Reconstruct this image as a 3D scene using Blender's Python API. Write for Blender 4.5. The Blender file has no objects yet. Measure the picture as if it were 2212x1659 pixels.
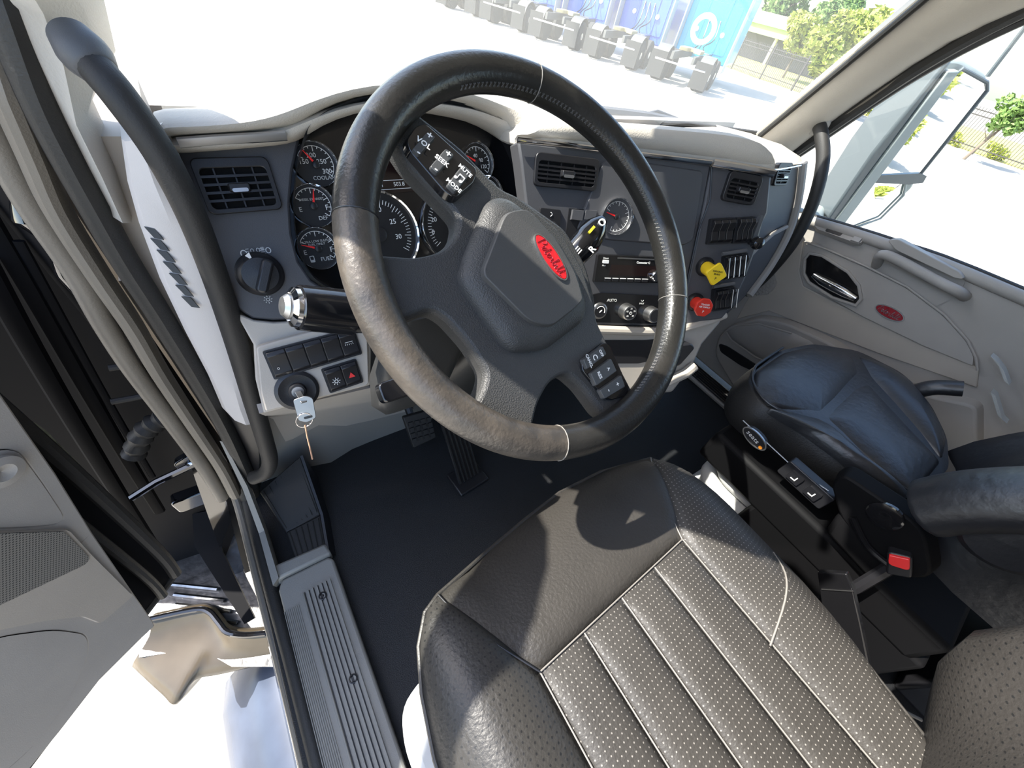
import bpy, bmesh, math, random
from mathutils import Vector, Matrix
from mathutils.geometry import tessellate_polygon
random.seed(7)
SC = bpy.context.scene
COL = SC.collection

# ------------------------------------------------------------------ camera
# world: X to the passenger side, Y to the front of the truck, Z up; cab floor z = 0
IW, IH, FPX = 2212.0, 1659.0, 830.0
CXP, CYP = IW/2, IH/2
CAM = Vector((0.0, 0.0, 1.05))
_dn = Vector((908-CXP, 1580-CYP, FPX)).normalized()      # straight down, in lens axes (x right, y down, z ahead)
_up = -_dn
_hx = 200-CXP
_fy = Vector((_hx, -(_up.x*_hx+_up.z*FPX)/_up.y, FPX)).normalized()   # straight ahead
_fx = _fy.cross(_up)
def w_dir(c):
    return Vector((c.dot(_fx), c.dot(_fy), c.dot(_up)))
cam = bpy.data.cameras.new('camera')
cam.sensor_fit = 'HORIZONTAL'; cam.sensor_width = 36.0; cam.lens = 36.0*FPX/IW
cam.clip_start = 0.01; cam.clip_end = 500
cam_o = bpy.data.objects.new('camera', cam); COL.objects.link(cam_o)
_r, _u, _b = w_dir(Vector((1,0,0))), w_dir(Vector((0,-1,0))), w_dir(Vector((0,0,-1)))
mw = Matrix((( _r.x,_u.x,_b.x,CAM.x),(_r.y,_u.y,_b.y,CAM.y),(_r.z,_u.z,_b.z,CAM.z),(0,0,0,1)))
cam_o.matrix_world = mw
SC.camera = cam_o

# ------------------------------------------------------------------ light
SUN_DIR = Vector((-0.552, 0.3625, 0.7506)).normalized()       # towards the sun
world = bpy.data.worlds.new('world'); SC.world = world; world.use_nodes = True
nt = world.node_tree; nt.nodes.clear()
wo = nt.nodes.new('ShaderNodeOutputWorld'); bg = nt.nodes.new('ShaderNodeBackground')
sky = nt.nodes.new('ShaderNodeTexSky'); sky.sky_type = 'NISHITA'; sky.sun_disc = False
sky.sun_elevation = math.asin(SUN_DIR.z); sky.sun_rotation = math.atan2(SUN_DIR.x, SUN_DIR.y)
sky.air_density = 1.0; sky.dust_density = 1.5; sky.ozone_density = 1.0
bg.inputs['Strength'].default_value = 0.62
nt.links.new(sky.outputs[0], bg.inputs['Color']); nt.links.new(bg.outputs[0], wo.inputs['Surface'])
sun = bpy.data.lights.new('sun', 'SUN'); sun.energy = 15.0; sun.angle = math.radians(0.53); sun.color = (1.0, 0.95, 0.87)
sun_o = bpy.data.objects.new('sun', sun); COL.objects.link(sun_o)
sun_o.rotation_euler = SUN_DIR.to_track_quat('Z', 'Y').to_euler(); sun_o.location = (-6, 4, 9)
SC.view_settings.view_transform = 'Standard'; SC.view_settings.look = 'None'
SC.view_settings.exposure = 0.0; SC.view_settings.gamma = 1.0; SC.view_settings.use_curve_mapping = False

# ------------------------------------------------------------------ helpers: rays, frames
def ray(px, py):
    return w_dir(Vector((px-CXP, py-CYP, FPX)).normalized())
def atx(px, py, x): r = ray(px, py); return CAM + r*((x-CAM.x)/r.x)
def aty(px, py, y): r = ray(px, py); return CAM + r*((y-CAM.y)/r.y)
def atz(px, py, z): r = ray(px, py); return CAM + r*((z-CAM.z)/r.z)
class Fr:
    """A plane in the cab: origin o, axes ex, ey in the plane, ez out of it."""
    def __init__(s, o, ex, ey, ez):
        s.o, s.ex, s.ey, s.ez = Vector(o), Vector(ex).normalized(), Vector(ey).normalized(), Vector(ez).normalized()
    def __call__(s, u, v, w=0.0): return s.o + s.ex*u + s.ey*v + s.ez*w
    def uv(s, px, py, w=0.0):
        r = ray(px, py); o = s.o + s.ez*w
        p = CAM + r*((o-CAM).dot(s.ez)/r.dot(s.ez)) - o
        return (p.dot(s.ex), p.dot(s.ey))
    def pts(s, L, w=0.0): return [s.uv(a, b, w) for a, b in L]
    def sub(s, u, v, w=0.0, rot=0.0):
        c, d = math.cos(rot), math.sin(rot)
        return Fr(s(u, v, w), s.ex*c+s.ey*d, s.ey*c-s.ex*d, s.ez)
def plane_frame(tilt, yaw, dist, px, py):
    """Dash face: leans back by tilt degrees, turned by yaw degrees, dist metres from the lens."""
    t, a = math.radians(tilt), math.radians(yaw)
    n = Vector((math.sin(a)*math.cos(t), -math.cos(a)*math.cos(t), math.sin(t)))
    r = ray(px, py); o = CAM + r*(-dist/r.dot(n))
    ex = Vector((math.cos(a), math.sin(a), 0))
    return Fr(o, ex, n.cross(ex), n)

# ------------------------------------------------------------------ helpers: mesh collector
class MB:
    def __init__(s): s.v = []; s.f = []
    def add(s, verts, faces):
        b = len(s.v); s.v += [Vector(p) for p in verts]; s.f += [tuple(b+i for i in f) for f in faces]; return s
    def box(s, fr, u0, u1, v0, v1, w0, w1, taper=0.0):
        t = taper
        P = [fr(u0,v0,w0),fr(u1,v0,w0),fr(u1,v1,w0),fr(u0,v1,w0),fr(u0+t,v0+t,w1),fr(u1-t,v0+t,w1),fr(u1-t,v1-t,w1),fr(u0+t,v1-t,w1)]
        return s.add(P, [(3,2,1,0),(4,5,6,7),(0,1,5,4),(1,2,6,5),(2,3,7,6),(3,0,4,7)])
    def prism(s, fr, poly, w0, w1, inset=0.0):
        poly = ccw(poly); n = len(poly)
        top = inset_poly(poly, inset) if inset else poly
        P = [fr(a,b,w0) for a,b in poly] + [fr(a,b,w1) for a,b in top]
        F = [tuple(range(n-1,-1,-1)), tuple(range(n,2*n))] + [(i,(i+1)%n,n+(i+1)%n,n+i) for i in range(n)]
        return s.add(P, F)
    def prism_holes(s, fr, outer, holes, w0, w1):
        loops = [ccw(outer)] + [ccw(h) for h in holes]; flat = [p for l in loops for p in l]; n = len(flat)
        tri = tessellate_polygon([[Vector((a,b,0)) for a,b in l] for l in loops])
        F = [tuple(t) for t in tri] + [tuple(n+i for i in reversed(t)) for t in tri]; o = 0
        for l in loops:
            m = len(l); F += [(o+i, o+(i+1)%m, n+o+(i+1)%m, n+o+i) for i in range(m)]; o += m
        return s.add([fr(a,b,w1) for a,b in flat]+[fr(a,b,w0) for a,b in flat], F)
    def pillow(s, fr, poly, w0, h, rings=5, power=3.0, base=None):
        """Domed pad over a convex outline: walls from w0 up to a crown h above."""
        poly = ccw(poly); n = len(poly)
        cx = sum(p[0] for p in poly)/n; cy = sum(p[1] for p in poly)/n
        P = [fr(a,b,w0 if base is None else base) for a,b in poly]; F = [tuple(range(n-1,-1,-1))]
        for k in range(rings):
            sc = 1-(k/rings)**1.35*0.98
            hh = w0 + h*(1-sc**power)
            P += [fr(cx+(a-cx)*sc, cy+(b-cy)*sc, hh) for a,b in poly]
            o0, o1 = k*n, (k+1)*n
            F += [(o0+i, o0+(i+1)%n, o1+(i+1)%n, o1+i) for i in range(n)]
        F.append(tuple(range(rings*n, (rings+1)*n)))
        return s.add(P, F)
    def ring(s, fr, outer, inner, w0, w1):
        """Plate between two outlines of the same point count."""
        n = len(outer)
        P = [fr(a,b,w1) for a,b in outer]+[fr(a,b,w1) for a,b in inner]+[fr(a,b,w0) for a,b in outer]+[fr(a,b,w0) for a,b in inner]
        F = []
        for i in range(n):
            j = (i+1)%n
            F += [(i,j,n+j,n+i),(2*n+i,3*n+i,3*n+j,2*n+j),(i,2*n+i,2*n+j,j),(n+i,n+j,3*n+j,3*n+i)]
        return s.add(P, F)
    def tube(s, path, rad, seg=12, caps=True, up=None, flat=1.0):
        path = [Vector(p) for p in path]; n = len(path)
        if not isinstance(rad, (list, tuple)): rad = [rad]*n
        P = []; F = []; prev = up
        for i, p in enumerate(path):
            t = (path[min(i+1,n-1)]-path[max(i-1,0)]).normalized()
            a = Vector(prev) if prev is not None else (Vector((0,0,1)) if abs(t.z) < .9 else Vector((1,0,0)))
            a = (a - t*a.dot(t)).normalized(); b = t.cross(a); prev = a
            for k in range(seg):
                th = 2*math.pi*k/seg
                P.append(p + a*(math.cos(th)*rad[i]) + b*(math.sin(th)*rad[i]*flat))
        for i in range(n-1):
            for k in range(seg):
                F.append((i*seg+k, i*seg+(k+1)%seg, (i+1)*seg+(k+1)%seg, (i+1)*seg+k))
        if caps: F += [tuple(range(seg-1,-1,-1)), tuple(range((n-1)*seg, n*seg))]
        return s.add(P, F)
    def lathe(s, fr, prof, seg=28, cap=True):
        """prof: (radius, height) pairs about fr.ez."""
        P = []; F = []; n = len(prof)
        for r, h in prof:
            for k in range(seg):
                th = 2*math.pi*k/seg; P.append(fr(r*math.cos(th), r*math.sin(th), h))
        for i in range(n-1):
            for k in range(seg): F.append((i*seg+k, i*seg+(k+1)%seg, (i+1)*seg+(k+1)%seg, (i+1)*seg+k))
        if cap: F += [tuple(range(seg-1,-1,-1)), tuple(range((n-1)*seg, n*seg))]
        return s.add(P, F)
    def loft(s, rows, closed=False, thick=None):
        """Surface through rows of equal length; thick (a vector) gives it a back."""
        m = len(rows[0]); n = len(rows); P = [p for r in rows for p in r]; F = []
        mm = m if closed else m-1
        for i in range(n-1):
            for k in range(mm): F.append((i*m+k, i*m+(k+1)%m, (i+1)*m+(k+1)%m, (i+1)*m+k))
        if thick is not None:
            th = Vector(thick); N = n*m; P = P + [Vector(p)+th for p in P]
            F += [tuple(N+i for i in reversed(f)) for f in F[:]]
            edge = [(0,k) for k in range(m)] + [(i,m-1) for i in range(1,n)] + [(n-1,k) for k in range(m-2,-1,-1)] + [(i,0) for i in range(n-2,0,-1)]
            E = [i*m+k for i,k in edge]
            for a in range(len(E)):
                b = E[(a+1)%len(E)]; F.append((E[a], N+E[a], N+b, b))
        return s.add(P, F)
    def torus(s, fr, R, r, seg=48, rs=10, a0=0.0, a1=None, flat=1.0, cap=True):
        full = a1 is None; a1 = 2*math.pi if full else a1
        n = seg if full else seg+1; P = []; F = []
        for i in range(n):
            t = a0+(a1-a0)*i/seg; c, d = math.cos(t), math.sin(t)
            for k in range(rs):
                p = 2*math.pi*k/rs; q = R+r*math.cos(p)*flat
                P.append(fr(q*c, q*d, r*math.sin(p)))
        for i in range(seg):
            for k in range(rs): F.append((i*rs+k, ((i+1)%n)*rs+k, ((i+1)%n)*rs+(k+1)%rs, i*rs+(k+1)%rs))
        if not full and cap: F += [tuple(range(rs-1,-1,-1)), tuple((n-1)*rs+k for k in range(rs))]
        return s.add(P, F)
def area2(p): return sum(p[i][0]*p[(i+1)%len(p)][1]-p[(i+1)%len(p)][0]*p[i][1] for i in range(len(p)))
def ccw(p): return list(p) if area2(p) > 0 else list(reversed(p))
def inset_poly(p, d):
    n = len(p); out = []
    for i in range(n):
        a, b, c = Vector(p[i-1]), Vector(p[i]), Vector(p[(i+1)%n])
        e1 = (b-a).normalized(); e2 = (c-b).normalized()
        n1 = Vector((-e1.y, e1.x)); n2 = Vector((-e2.y, e2.x)); m = (n1+n2)
        if m.length < 1e-6: m = n1
        m = m.normalized(); out.append(tuple(b + m*(d/max(.4, m.dot(n1)))))
    return out
def rounded(u0, u1, v0, v1, r, k=4):
    out = []
    for cx, cy, a in ((u1-r,v1-r,0),(u0+r,v1-r,90),(u0+r,v0+r,180),(u1-r,v0+r,270)):
        for i in range(k+1):
            t = math.radians(a+90*i/k); out.append((cx+r*math.cos(t), cy+r*math.sin(t)))
    return out
def round_poly(p, r, k=4):
    """Round the corners of an outline."""
    p = ccw(p); n = len(p); out = []
    for i in range(n):
        a, b, c = Vector(p[i-1]), Vector(p[i]), Vector(p[(i+1)%n])
        rr = r[i] if isinstance(r, (list, tuple)) else r
        d = min(rr, (a-b).length*.45, (c-b).length*.45)
        s, e = b+(a-b).normalized()*d, b+(c-b).normalized()*d
        for j in range(k+1):
            t = j/k; out.append(tuple(s*(1-t)**2 + b*(2*t*(1-t)) + e*t*t))
    return out
def circle(cx, cy, r, n=28, ry=None): return [(cx+r*math.cos(2*math.pi*i/n), cy+(ry or r)*math.sin(2*math.pi*i/n)) for i in range(n)]
def spline(P, k=6):
    """Catmull-Rom through points."""
    P = [Vector(p) for p in P]; out = []
    for i in range(len(P)-1):
        a, b, c, d = P[max(i-1,0)], P[i], P[i+1], P[min(i+2,len(P)-1)]
        for j in range(k):
            t = j/k
            out.append(0.5*((2*b)+(c-a)*t+(2*a-5*b+4*c-d)*t*t+(3*b-a-3*c+d)*t**3))
    out.append(P[-1]); return out

# ------------------------------------------------------------------ helpers: objects
def wloc(o):
    p = Vector((0,0,0))
    while o is not None: p += o.location; o = o.parent
    return p
def thing(name, label, cat, loc=(0,0,0), group=None, kind=None):
    o = bpy.data.objects.new(name, None); COL.objects.link(o); o.location = loc
    o.empty_display_size = .05
    if kind: o['kind'] = kind
    if label: o['label'] = label
    if cat: o['category'] = cat
    if group: o['group'] = group
    return o
def obj(name, mb, mat, parent=None, smooth=35, bev=0.0, sub=0, label=None, cat=None, group=None, kind=None, segs=2):
    off = wloc(parent) if parent is not None else None
    if off is None:
        xs = [p.x for p in mb.v]; ys = [p.y for p in mb.v]; zs = [p.z for p in mb.v]
        off = Vector(((min(xs)+max(xs))/2, (min(ys)+max(ys))/2, min(zs)))
    me = bpy.data.meshes.new(name)
    me.from_pydata([tuple(p-off) for p in mb.v], [], mb.f); me.update()
    bm = bmesh.new(); bm.from_mesh(me); bmesh.ops.recalc_face_normals(bm, faces=bm.faces[:]); bm.to_mesh(me); bm.free()
    if smooth:
        me.shade_smooth(); me.set_sharp_from_angle(angle=math.radians(smooth))
    me.materials.append(mat)
    o = bpy.data.objects.new(name, me); COL.objects.link(o)
    if parent is not None: o.parent = parent
    else: o.location = off
    if bev:
        m = o.modifiers.new('bevel', 'BEVEL'); m.width = bev; m.segments = segs; m.limit_method = 'ANGLE'; m.angle_limit = math.radians(38)
    if sub:
        m = o.modifiers.new('subdivision', 'SUBSURF'); m.levels = sub; m.render_levels = sub
    if label: o['label'] = label
    if cat: o['category'] = cat
    if group: o['group'] = group
    if kind: o['kind'] = kind
    return o
def piece(name, mesh, loc, parent, mat=None):
    """Another copy of a small piece, sharing its mesh; loc in world space."""
    o = bpy.data.objects.new(name, mesh); COL.objects.link(o); o.parent = parent; o.location = Vector(loc)-wloc(parent); return o
def text(name, s, fr, u, v, size, mat, parent, rot=0.0, shear=0.0, w=0.0006, bold=0.0, align='CENTER', sx=1.0):
    cu = bpy.data.curves.new('lettering', 'FONT'); cu.body = s; cu.size = size; cu.align_x = align; cu.align_y = 'CENTER'
    cu.shear = shear; cu.offset = bold; cu.resolution_u = 2; cu.extrude = 0.0002
    tmp = bpy.data.objects.new('lettering', cu)
    me = bpy.data.meshes.new_from_object(tmp)
    bpy.data.objects.remove(tmp); bpy.data.curves.remove(cu)
    f2 = fr.sub(u, v, w, rot); off = wloc(parent)
    for q in me.vertices: q.co = f2(q.co.x*sx, q.co.y, q.co.z) - off
    me.materials.clear(); me.materials.append(mat)
    o = bpy.data.objects.new(name, me); COL.objects.link(o); o.parent = parent; return o

# ------------------------------------------------------------------ materials
def srgb(r, g, b):
    f = lambda c: (c/255/12.92) if c/255 <= .04045 else ((c/255+.055)/1.055)**2.4
    return (f(r), f(g), f(b))
MATS = {}
def mat(name, col, rough=.5, metal=0.0, spec=.5, bump=0.0, bscale=400.0, vary=0.0, vscale=8.0, col2=None, coat=0.0, kind='noise', emit=None, sheen=0.0, bdist=.002):
    m = bpy.data.materials.new(name); m.use_nodes = True; n = m.node_tree; N = n.nodes; b = N['Principled BSDF']
    b.inputs['Base Color'].default_value = (*col, 1); b.inputs['Roughness'].default_value = rough
    b.inputs['Metallic'].default_value = metal; b.inputs['Specular IOR Level'].default_value = spec
    if coat: b.inputs['Coat Weight'].default_value = coat; b.inputs['Coat Roughness'].default_value = .05
    if sheen: b.inputs['Sheen Weight'].default_value = sheen
    tc = N.new('ShaderNodeTexCoord')
    if vary or col2:
        t = N.new('ShaderNodeTexNoise'); t.inputs['Scale'].default_value = vscale; t.inputs['Detail'].default_value = 5
        r = N.new('ShaderNodeValToRGB'); c2 = col2 or tuple(c*(1-vary) for c in col)
        r.color_ramp.elements[0].position = .35; r.color_ramp.elements[1].position = .65
        r.color_ramp.elements[0].color = (*col, 1); r.color_ramp.elements[1].color = (*c2, 1)
        n.links.new(tc.outputs['Object'], t.inputs['Vector']); n.links.new(t.outputs['Fac'], r.inputs['Fac']); n.links.new(r.outputs['Color'], b.inputs['Base Color'])
    if bump:
        if kind == 'voronoi':
            t = N.new('ShaderNodeTexVoronoi'); t.inputs['Scale'].default_value = bscale; out = t.outputs['Distance']
        else:
            t = N.new('ShaderNodeTexNoise'); t.inputs['Scale'].default_value = bscale; t.inputs['Detail'].default_value = 3; out = t.outputs['Fac']
        bp = N.new('ShaderNodeBump'); bp.inputs['Strength'].default_value = bump; bp.inputs['Distance'].default_value = bdist
        n.links.new(tc.outputs['Object'], t.inputs['Vector']); n.links.new(out, bp.inputs['Height']); n.links.new(bp.outputs['Normal'], b.inputs['Normal'])
    if emit: b.inputs['Emission Color'].default_value = (*emit[0], 1); b.inputs['Emission Strength'].default_value = emit[1]
    MATS[name] = m; return m
def dots(m, scale, r, col, axes=('X','Y'), stagger=True):
    """Rows of fine perforations printed over a material, in object space."""
    n = m.node_tree; N = n.nodes; L = n.links; b = N['Principled BSDF']
    src = b.inputs['Base Color'].links[0].from_socket if b.inputs['Base Color'].links else None
    tc = N.new('ShaderNodeTexCoord'); sp = N.new('ShaderNodeSeparateXYZ'); L.new(tc.outputs['Object'], sp.inputs[0])
    def mth(op, a, c=None):
        q = N.new('ShaderNodeMath'); q.operation = op
        for i, x in enumerate((a, c)):
            if x is None: continue
            if isinstance(x, (int, float)): q.inputs[i].default_value = x
            else: L.new(x, q.inputs[i])
        return q.outputs[0]
    a = mth('MULTIPLY', sp.outputs[axes[0]], scale); c = mth('MULTIPLY', sp.outputs[axes[1]], scale)
    if stagger:
        row = mth('FLOOR', c); odd = mth('MULTIPLY', mth('FLOORED_MODULO', row, 2.0), .5); a = mth('ADD', a, odd)
    fa = mth('SUBTRACT', mth('FRACT', a), .5); fc = mth('SUBTRACT', mth('FRACT', c), .5)
    d = mth('SQRT', mth('ADD', mth('MULTIPLY', fa, fa), mth('MULTIPLY', fc, fc)))
    k = mth('LESS_THAN', d, r)
    mx = N.new('ShaderNodeMix'); mx.data_type = 'RGBA'; L.new(k, mx.inputs[0])
    if src: L.new(src, mx.inputs[6])
    else: mx.inputs[6].default_value = b.inputs['Base Color'].default_value
    mx.inputs[7].default_value = (*col, 1); L.new(mx.outputs[2], b.inputs['Base Color'])
    return m
def glass(name, tint=(1,1,1), refl=.04, rough=0.0, dust=0.0):
    m = bpy.data.materials.new(name); m.use_nodes = True; n = m.node_tree; n.nodes.clear()
    o = n.nodes.new('ShaderNodeOutputMaterial'); t = n.nodes.new('ShaderNodeBsdfTransparent'); g = n.nodes.new('ShaderNodeBsdfGlossy'); x = n.nodes.new('ShaderNodeMixShader')
    t.inputs['Color'].default_value = (*tint, 1); g.inputs['Roughness'].default_value = rough; x.inputs[0].default_value = refl
    n.links.new(t.outputs[0], x.inputs[1]); n.links.new(g.outputs[0], x.inputs[2]); n.links.new(x.outputs[0], o.inputs['Surface'])
    if dust:
        d = n.nodes.new('ShaderNodeBsdfTranslucent'); d.inputs['Color'].default_value = (.9,.9,.86,1); y = n.nodes.new('ShaderNodeMixShader'); y.inputs[0].default_value = dust
        n.links.new(x.outputs[0], y.inputs[1]); n.links.new(d.outputs[0], y.inputs[2]); n.links.new(y.outputs[0], o.inputs['Surface'])
    MATS[name] = m; return m

TAN = mat('tan_plastic', (.43,.385,.33), .55, bump=.12, bscale=900, vary=.06)
TANPAD = mat('tan_soft_pad', (.50,.46,.40), .6, bump=.35, bscale=420, vary=.05)
TAUPE = mat('taupe_plastic', (.37,.345,.315), .55, bump=.12, bscale=900, vary=.08)
GREYTAN = mat('grey_sill_plastic', (.27,.26,.235), .5, bump=.2, bscale=700, vary=.1)
WHITETRIM = mat('pale_trim', (.55,.52,.50), .45, bump=.1, bscale=900)
DASH = mat('charcoal_dash', (.068,.068,.074), .5, bump=.15, bscale=1200, vary=.1)
DASHL = mat('grey_dash', (.085,.087,.092), .5, bump=.15, bscale=1200, vary=.1)
BLACK = mat('black_plastic', (.013,.013,.015), .38, bump=.1, bscale=900)
GLOSS = mat('gloss_black', (.008,.008,.009), .12, coat=.4)
SWITCH = mat('switch_black', (.011,.011,.013), .33)
RUBBER = mat('black_rubber', (.018,.017,.016), .6, bump=.2, bscale=500)
SEAL = mat('weatherstrip', (.020,.019,.017), .55, bump=.3, bscale=350)
SEALTAN = mat('brown_seal', (.20,.175,.14), .45, bump=.25, bscale=400, vary=.15)
MATF = mat('floor_mat', (.010,.011,.013), .55, bump=.5, bscale=520, bdist=.003, vary=.3, vscale=5)
RIM = mat('wheel_leather', (.022,.021,.019), .30, bump=.35, bscale=260, vary=.35, vscale=14, bdist=.0012)
RIMW = mat('worn_wheel_leather', (.085,.071,.056), .36, bump=.4, bscale=240, col2=(.036,.032,.028), vscale=30, bdist=.0015)
HUB = mat('hub_grain', (.042,.042,.041), .5, bump=.35, bscale=700, kind='voronoi', bdist=.0015)
LEATH = mat('seat_leather', (.036,.033,.029), .46, bump=.55, bscale=230, vary=.22, vscale=7, bdist=.0016)
LEATHP = dots(mat('perforated_leather', (.037,.034,.030), .55, bump=.3, bscale=260, vary=.2, vscale=6), 150, .13, (.19,.178,.16))
LEATHB = dots(mat('perforated_bolster', (.032,.030,.027), .46, bump=.4, bscale=230, vary=.2, vscale=7), 130, .16, (.012,.012,.012))
LEATHK = dots(mat('perforated_backrest', (.034,.031,.028), .46, bump=.4, bscale=230, vary=.2, vscale=7), 130, .15, (.012,.012,.012), ('X','Z'))
PLEATH = mat('passenger_leather', (.014,.015,.018), .42, spec=.9, bump=.4, bscale=70, bdist=.003)
SKIRT = mat('seat_skirt', (.018,.0175,.017), .5, bump=.3, bscale=300)
PIPE = mat('pale_thread', (.19,.178,.16), .6)
DEEP = mat('deep_black', (.003,.003,.003), .8, spec=.2)
BLACKM = mat('matte_black', (.004,.004,.0045), .6, spec=.12)
CHROME = mat('chrome', (.85,.85,.86), .06, 1.0)
STEEL = mat('brushed_steel', (.55,.55,.56), .28, 1.0, vary=.2, vscale=30)
SATIN = mat('satin_silver', (.5,.5,.5), .35, 1.0)
WHITE = mat('white_print', (.75,.75,.73), .6)
PALE = mat('pale_grey_plastic', (.50,.50,.48), .5)
RED = mat('red_enamel', (.55,.012,.018), .22, coat=.5)
DRED = mat('dark_red_enamel', (.28,.01,.02), .25, coat=.5)
REDP = mat('red_plastic', (.62,.035,.02), .35)
YEL = mat('yellow_plastic', (.80,.56,.02), .38)
NEEDLE = mat('red_needle', (.75,.02,.02), .4, emit=((.8,.02,.02), .12))
DIAL = mat('gauge_face', (.010,.010,.011), .45)
SCREEN = mat('dark_screen', (.012,.006,.006), .08, coat=.5)
BUCKLE = mat('buckle_red', (.75,.03,.03), .35)
PAINTM = mat('shaded_black_paint', (.006,.006,.007), .6, spec=.08)
PAINT = mat('black_paint', (.006,.006,.007), .08, coat=1.0)
CLEAR = glass('clear_glass', (.97,.985,.98), .03)
DUSTY = glass('dusty_windscreen', (.97,.985,.98), .03, dust=.036)
ICON = mat('pale_icon', (.62,.62,.60), .6)
ICONR = mat('red_icon', (.7,.03,.03), .5)
KEYM = mat('key_metal', (.30,.30,.30), .38, 1.0)
KICK = mat('kick_panel', (.19,.18,.165), .55, bump=.1, bscale=900)
ORANGE = mat('orange_mark', (.75,.25,.02), .5)
YMARK = mat('yellow_mark', (.75,.6,.02), .5)
# ================================================================== the setting
WX = Fr((0,0,0),(1,0,0),(0,1,0),(0,0,1))                 # world-aligned
GZ = -1.25
CONC = mat('pale_concrete', (.46,.425,.36), .85, bump=.3, bscale=20, vary=.12, vscale=.6)
GRASS = mat('dry_grass', (.34,.36,.09), .9, col2=(.46,.42,.15), vscale=3, bump=.6, bscale=40)
def struct(name, mb, m, label=None, **k): return obj(name, mb, m, None, kind='structure', label=label, **k)
struct('ground', MB().box(WX,-120,150,-120,150,GZ-.3,GZ), CONC, 'pale sunlit concrete yard around the truck')
struct('grass_verge', MB().box(WX,30.6,46,-80,60,GZ,GZ+.03), GRASS, 'strip of dry yellow-green grass behind the iron fence')

# floor with rubber mat
fl = MB(); fl.box(WX,-.20,1.62,-1.3,.72,-.06,0)
struct('floor', fl, MATF, 'black rubber-matted cab floor', bev=.004)
# firewall behind the pedals: tan moulded lower panel
wf = thing('wall_front', 'tan moulded panel under the dashboard behind the pedals', None, (.65,.72,0), kind='structure')
lp = MB()
rows = []
for z, y in ((0,.69),(.10,.695),(.25,.71),(.45,.72),(.62,.72)):
    rows.append([Vector((x, y - .02*math.exp(-((x-.02)/.05)**2)*(1 if z < .3 else 0), z)) for x in [-.17+.065*i for i in range(27)]])
lp.loft(rows, thick=(0,.02,0)); obj('lower_panel', lp, KICK, wf)
obj('cowl_side', MB().box(WX,-.16,-.13,.69,.92,.0,.79), TAN, wf)
obj('bulkhead', MB().box(WX,-.22,1.62,.90,.93,-.05,.80), TAUPE, wf)
# back wall and roof of the cab, outside the picture
bw = MB().box(WX,-.22,1.64,-1.30,-1.26,-.06,1.46)
struct('wall_back', bw, TAUPE, 'taupe back wall of the cab')
ce = MB()
ce.loft([[Vector((x, y+(.14 if y > 0 else 0)*math.sin(math.pi*(x-.04)/1.32), 1.43+.04*math.sin(math.pi*(x-.04)/1.32))) for x in (0.04,.2,.45,.7,.95,1.2,1.36)] for y in (-1.28,-.6,0,.30)], thick=(0,0,.05))
struct('ceiling', ce, TAUPE, 'taupe cab headliner')

# ------------------------------------------------------------------ windscreen
WB = [(-.03,.74,.83),(.12,.86,.80),(.35,.97,.765),(.70,1.02,.745),(1.05,.97,.765),(1.28,.86,.80),(1.42,.70,.827)]
WT = [(.03,.33,1.42),(.18,.37,1.44),(.38,.43,1.455),(.70,.46,1.46),(1.02,.43,1.455),(1.22,.37,1.44),(1.285,.32,1.42)]
w1 = thing('window_1', 'curved windscreen above the dashboard', None, (.7,1.0,.8), kind='structure')
g = MB(); g.loft([[Vector(a).lerp(Vector(b), t) for a,b in zip(WB,WT)] for t in (0,.33,.66,1)], thick=(0,.006,.004))
obj('pane', g, DUSTY, w1)
sl = MB(); sl.tube(spline(WB,4), .008, 8); obj('lower_seal', sl, SEAL, w1)
sl = MB(); sl.tube(spline(WT,4), .010, 8); obj('upper_seal', sl, SEAL, w1)
sl = MB(); sl.tube([(1.412,.69,.825),(1.323,.478,1.142),(1.275,.31,1.42)], .0075, 8); obj('side_seal', sl, SEAL, w1)

# ------------------------------------------------------------------ passenger-side windscreen pillar
t1 = thing('trim_1', 'tan pillar trim between windscreen and passenger window', None, (1.45,.6,.83), kind='structure')
inn = spline([(1.415,.72,.80),(1.333,.495,1.142),(1.285,.32,1.42)],5)
out = spline([(1.53,.62,.80),(1.478,.46,1.055),(1.44,.33,1.175),(1.40,.0,1.42),(1.38,-.3,1.56)],3)
out = out[:len(inn)] if len(out) >= len(inn) else out
while len(inn) > len(out): inn.pop()
mb = MB()
mb.loft([[a, a.lerp(b,.3)+Vector((-.022,-.02,-.004)), a.lerp(b,.7)+Vector((-.024,-.022,-.004)), b+Vector((-.004,-.004,0))] for a,b in zip(inn,out)], thick=(.02,.02,0))
obj('pillar_cover', mb, TANPAD, t1)
mb = MB(); path = spline([(1.57,.72,.60),(1.545,.66,.74),(1.508,.56,.893),(1.481,.45,1.058),(1.452,.343,1.170),(1.44,.25,1.235),(1.44,.10,1.29),(1.44,-.2,1.32),(1.44,-.9,1.34)],6)
mb.tube(path, .020, 10); obj('weatherstrip', mb, SEAL, t1)
mb = MB(); mb.tube([p+Vector((.03,.016,-.022)) for p in path], .022, 10); obj('outer_weatherstrip', mb, RUBBER, t1)
mb = MB(); mb.tube([p+Vector((-.016,-.012,.014)) for p in path], .006, 8); obj('inner_lip', mb, SEALTAN, t1)
# panel over the passenger window
struct('wall_right', MB().loft([[Vector((1.45,y,z0)) , Vector((1.43,y,1.40)), Vector((1.36,y,1.44))] for y,z0 in ((.25,1.27),(.10,1.32),(-.2,1.35),(-1.28,1.36))], thick=(.05,0,0)), TAUPE, 'taupe panel above the passenger window')

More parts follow.
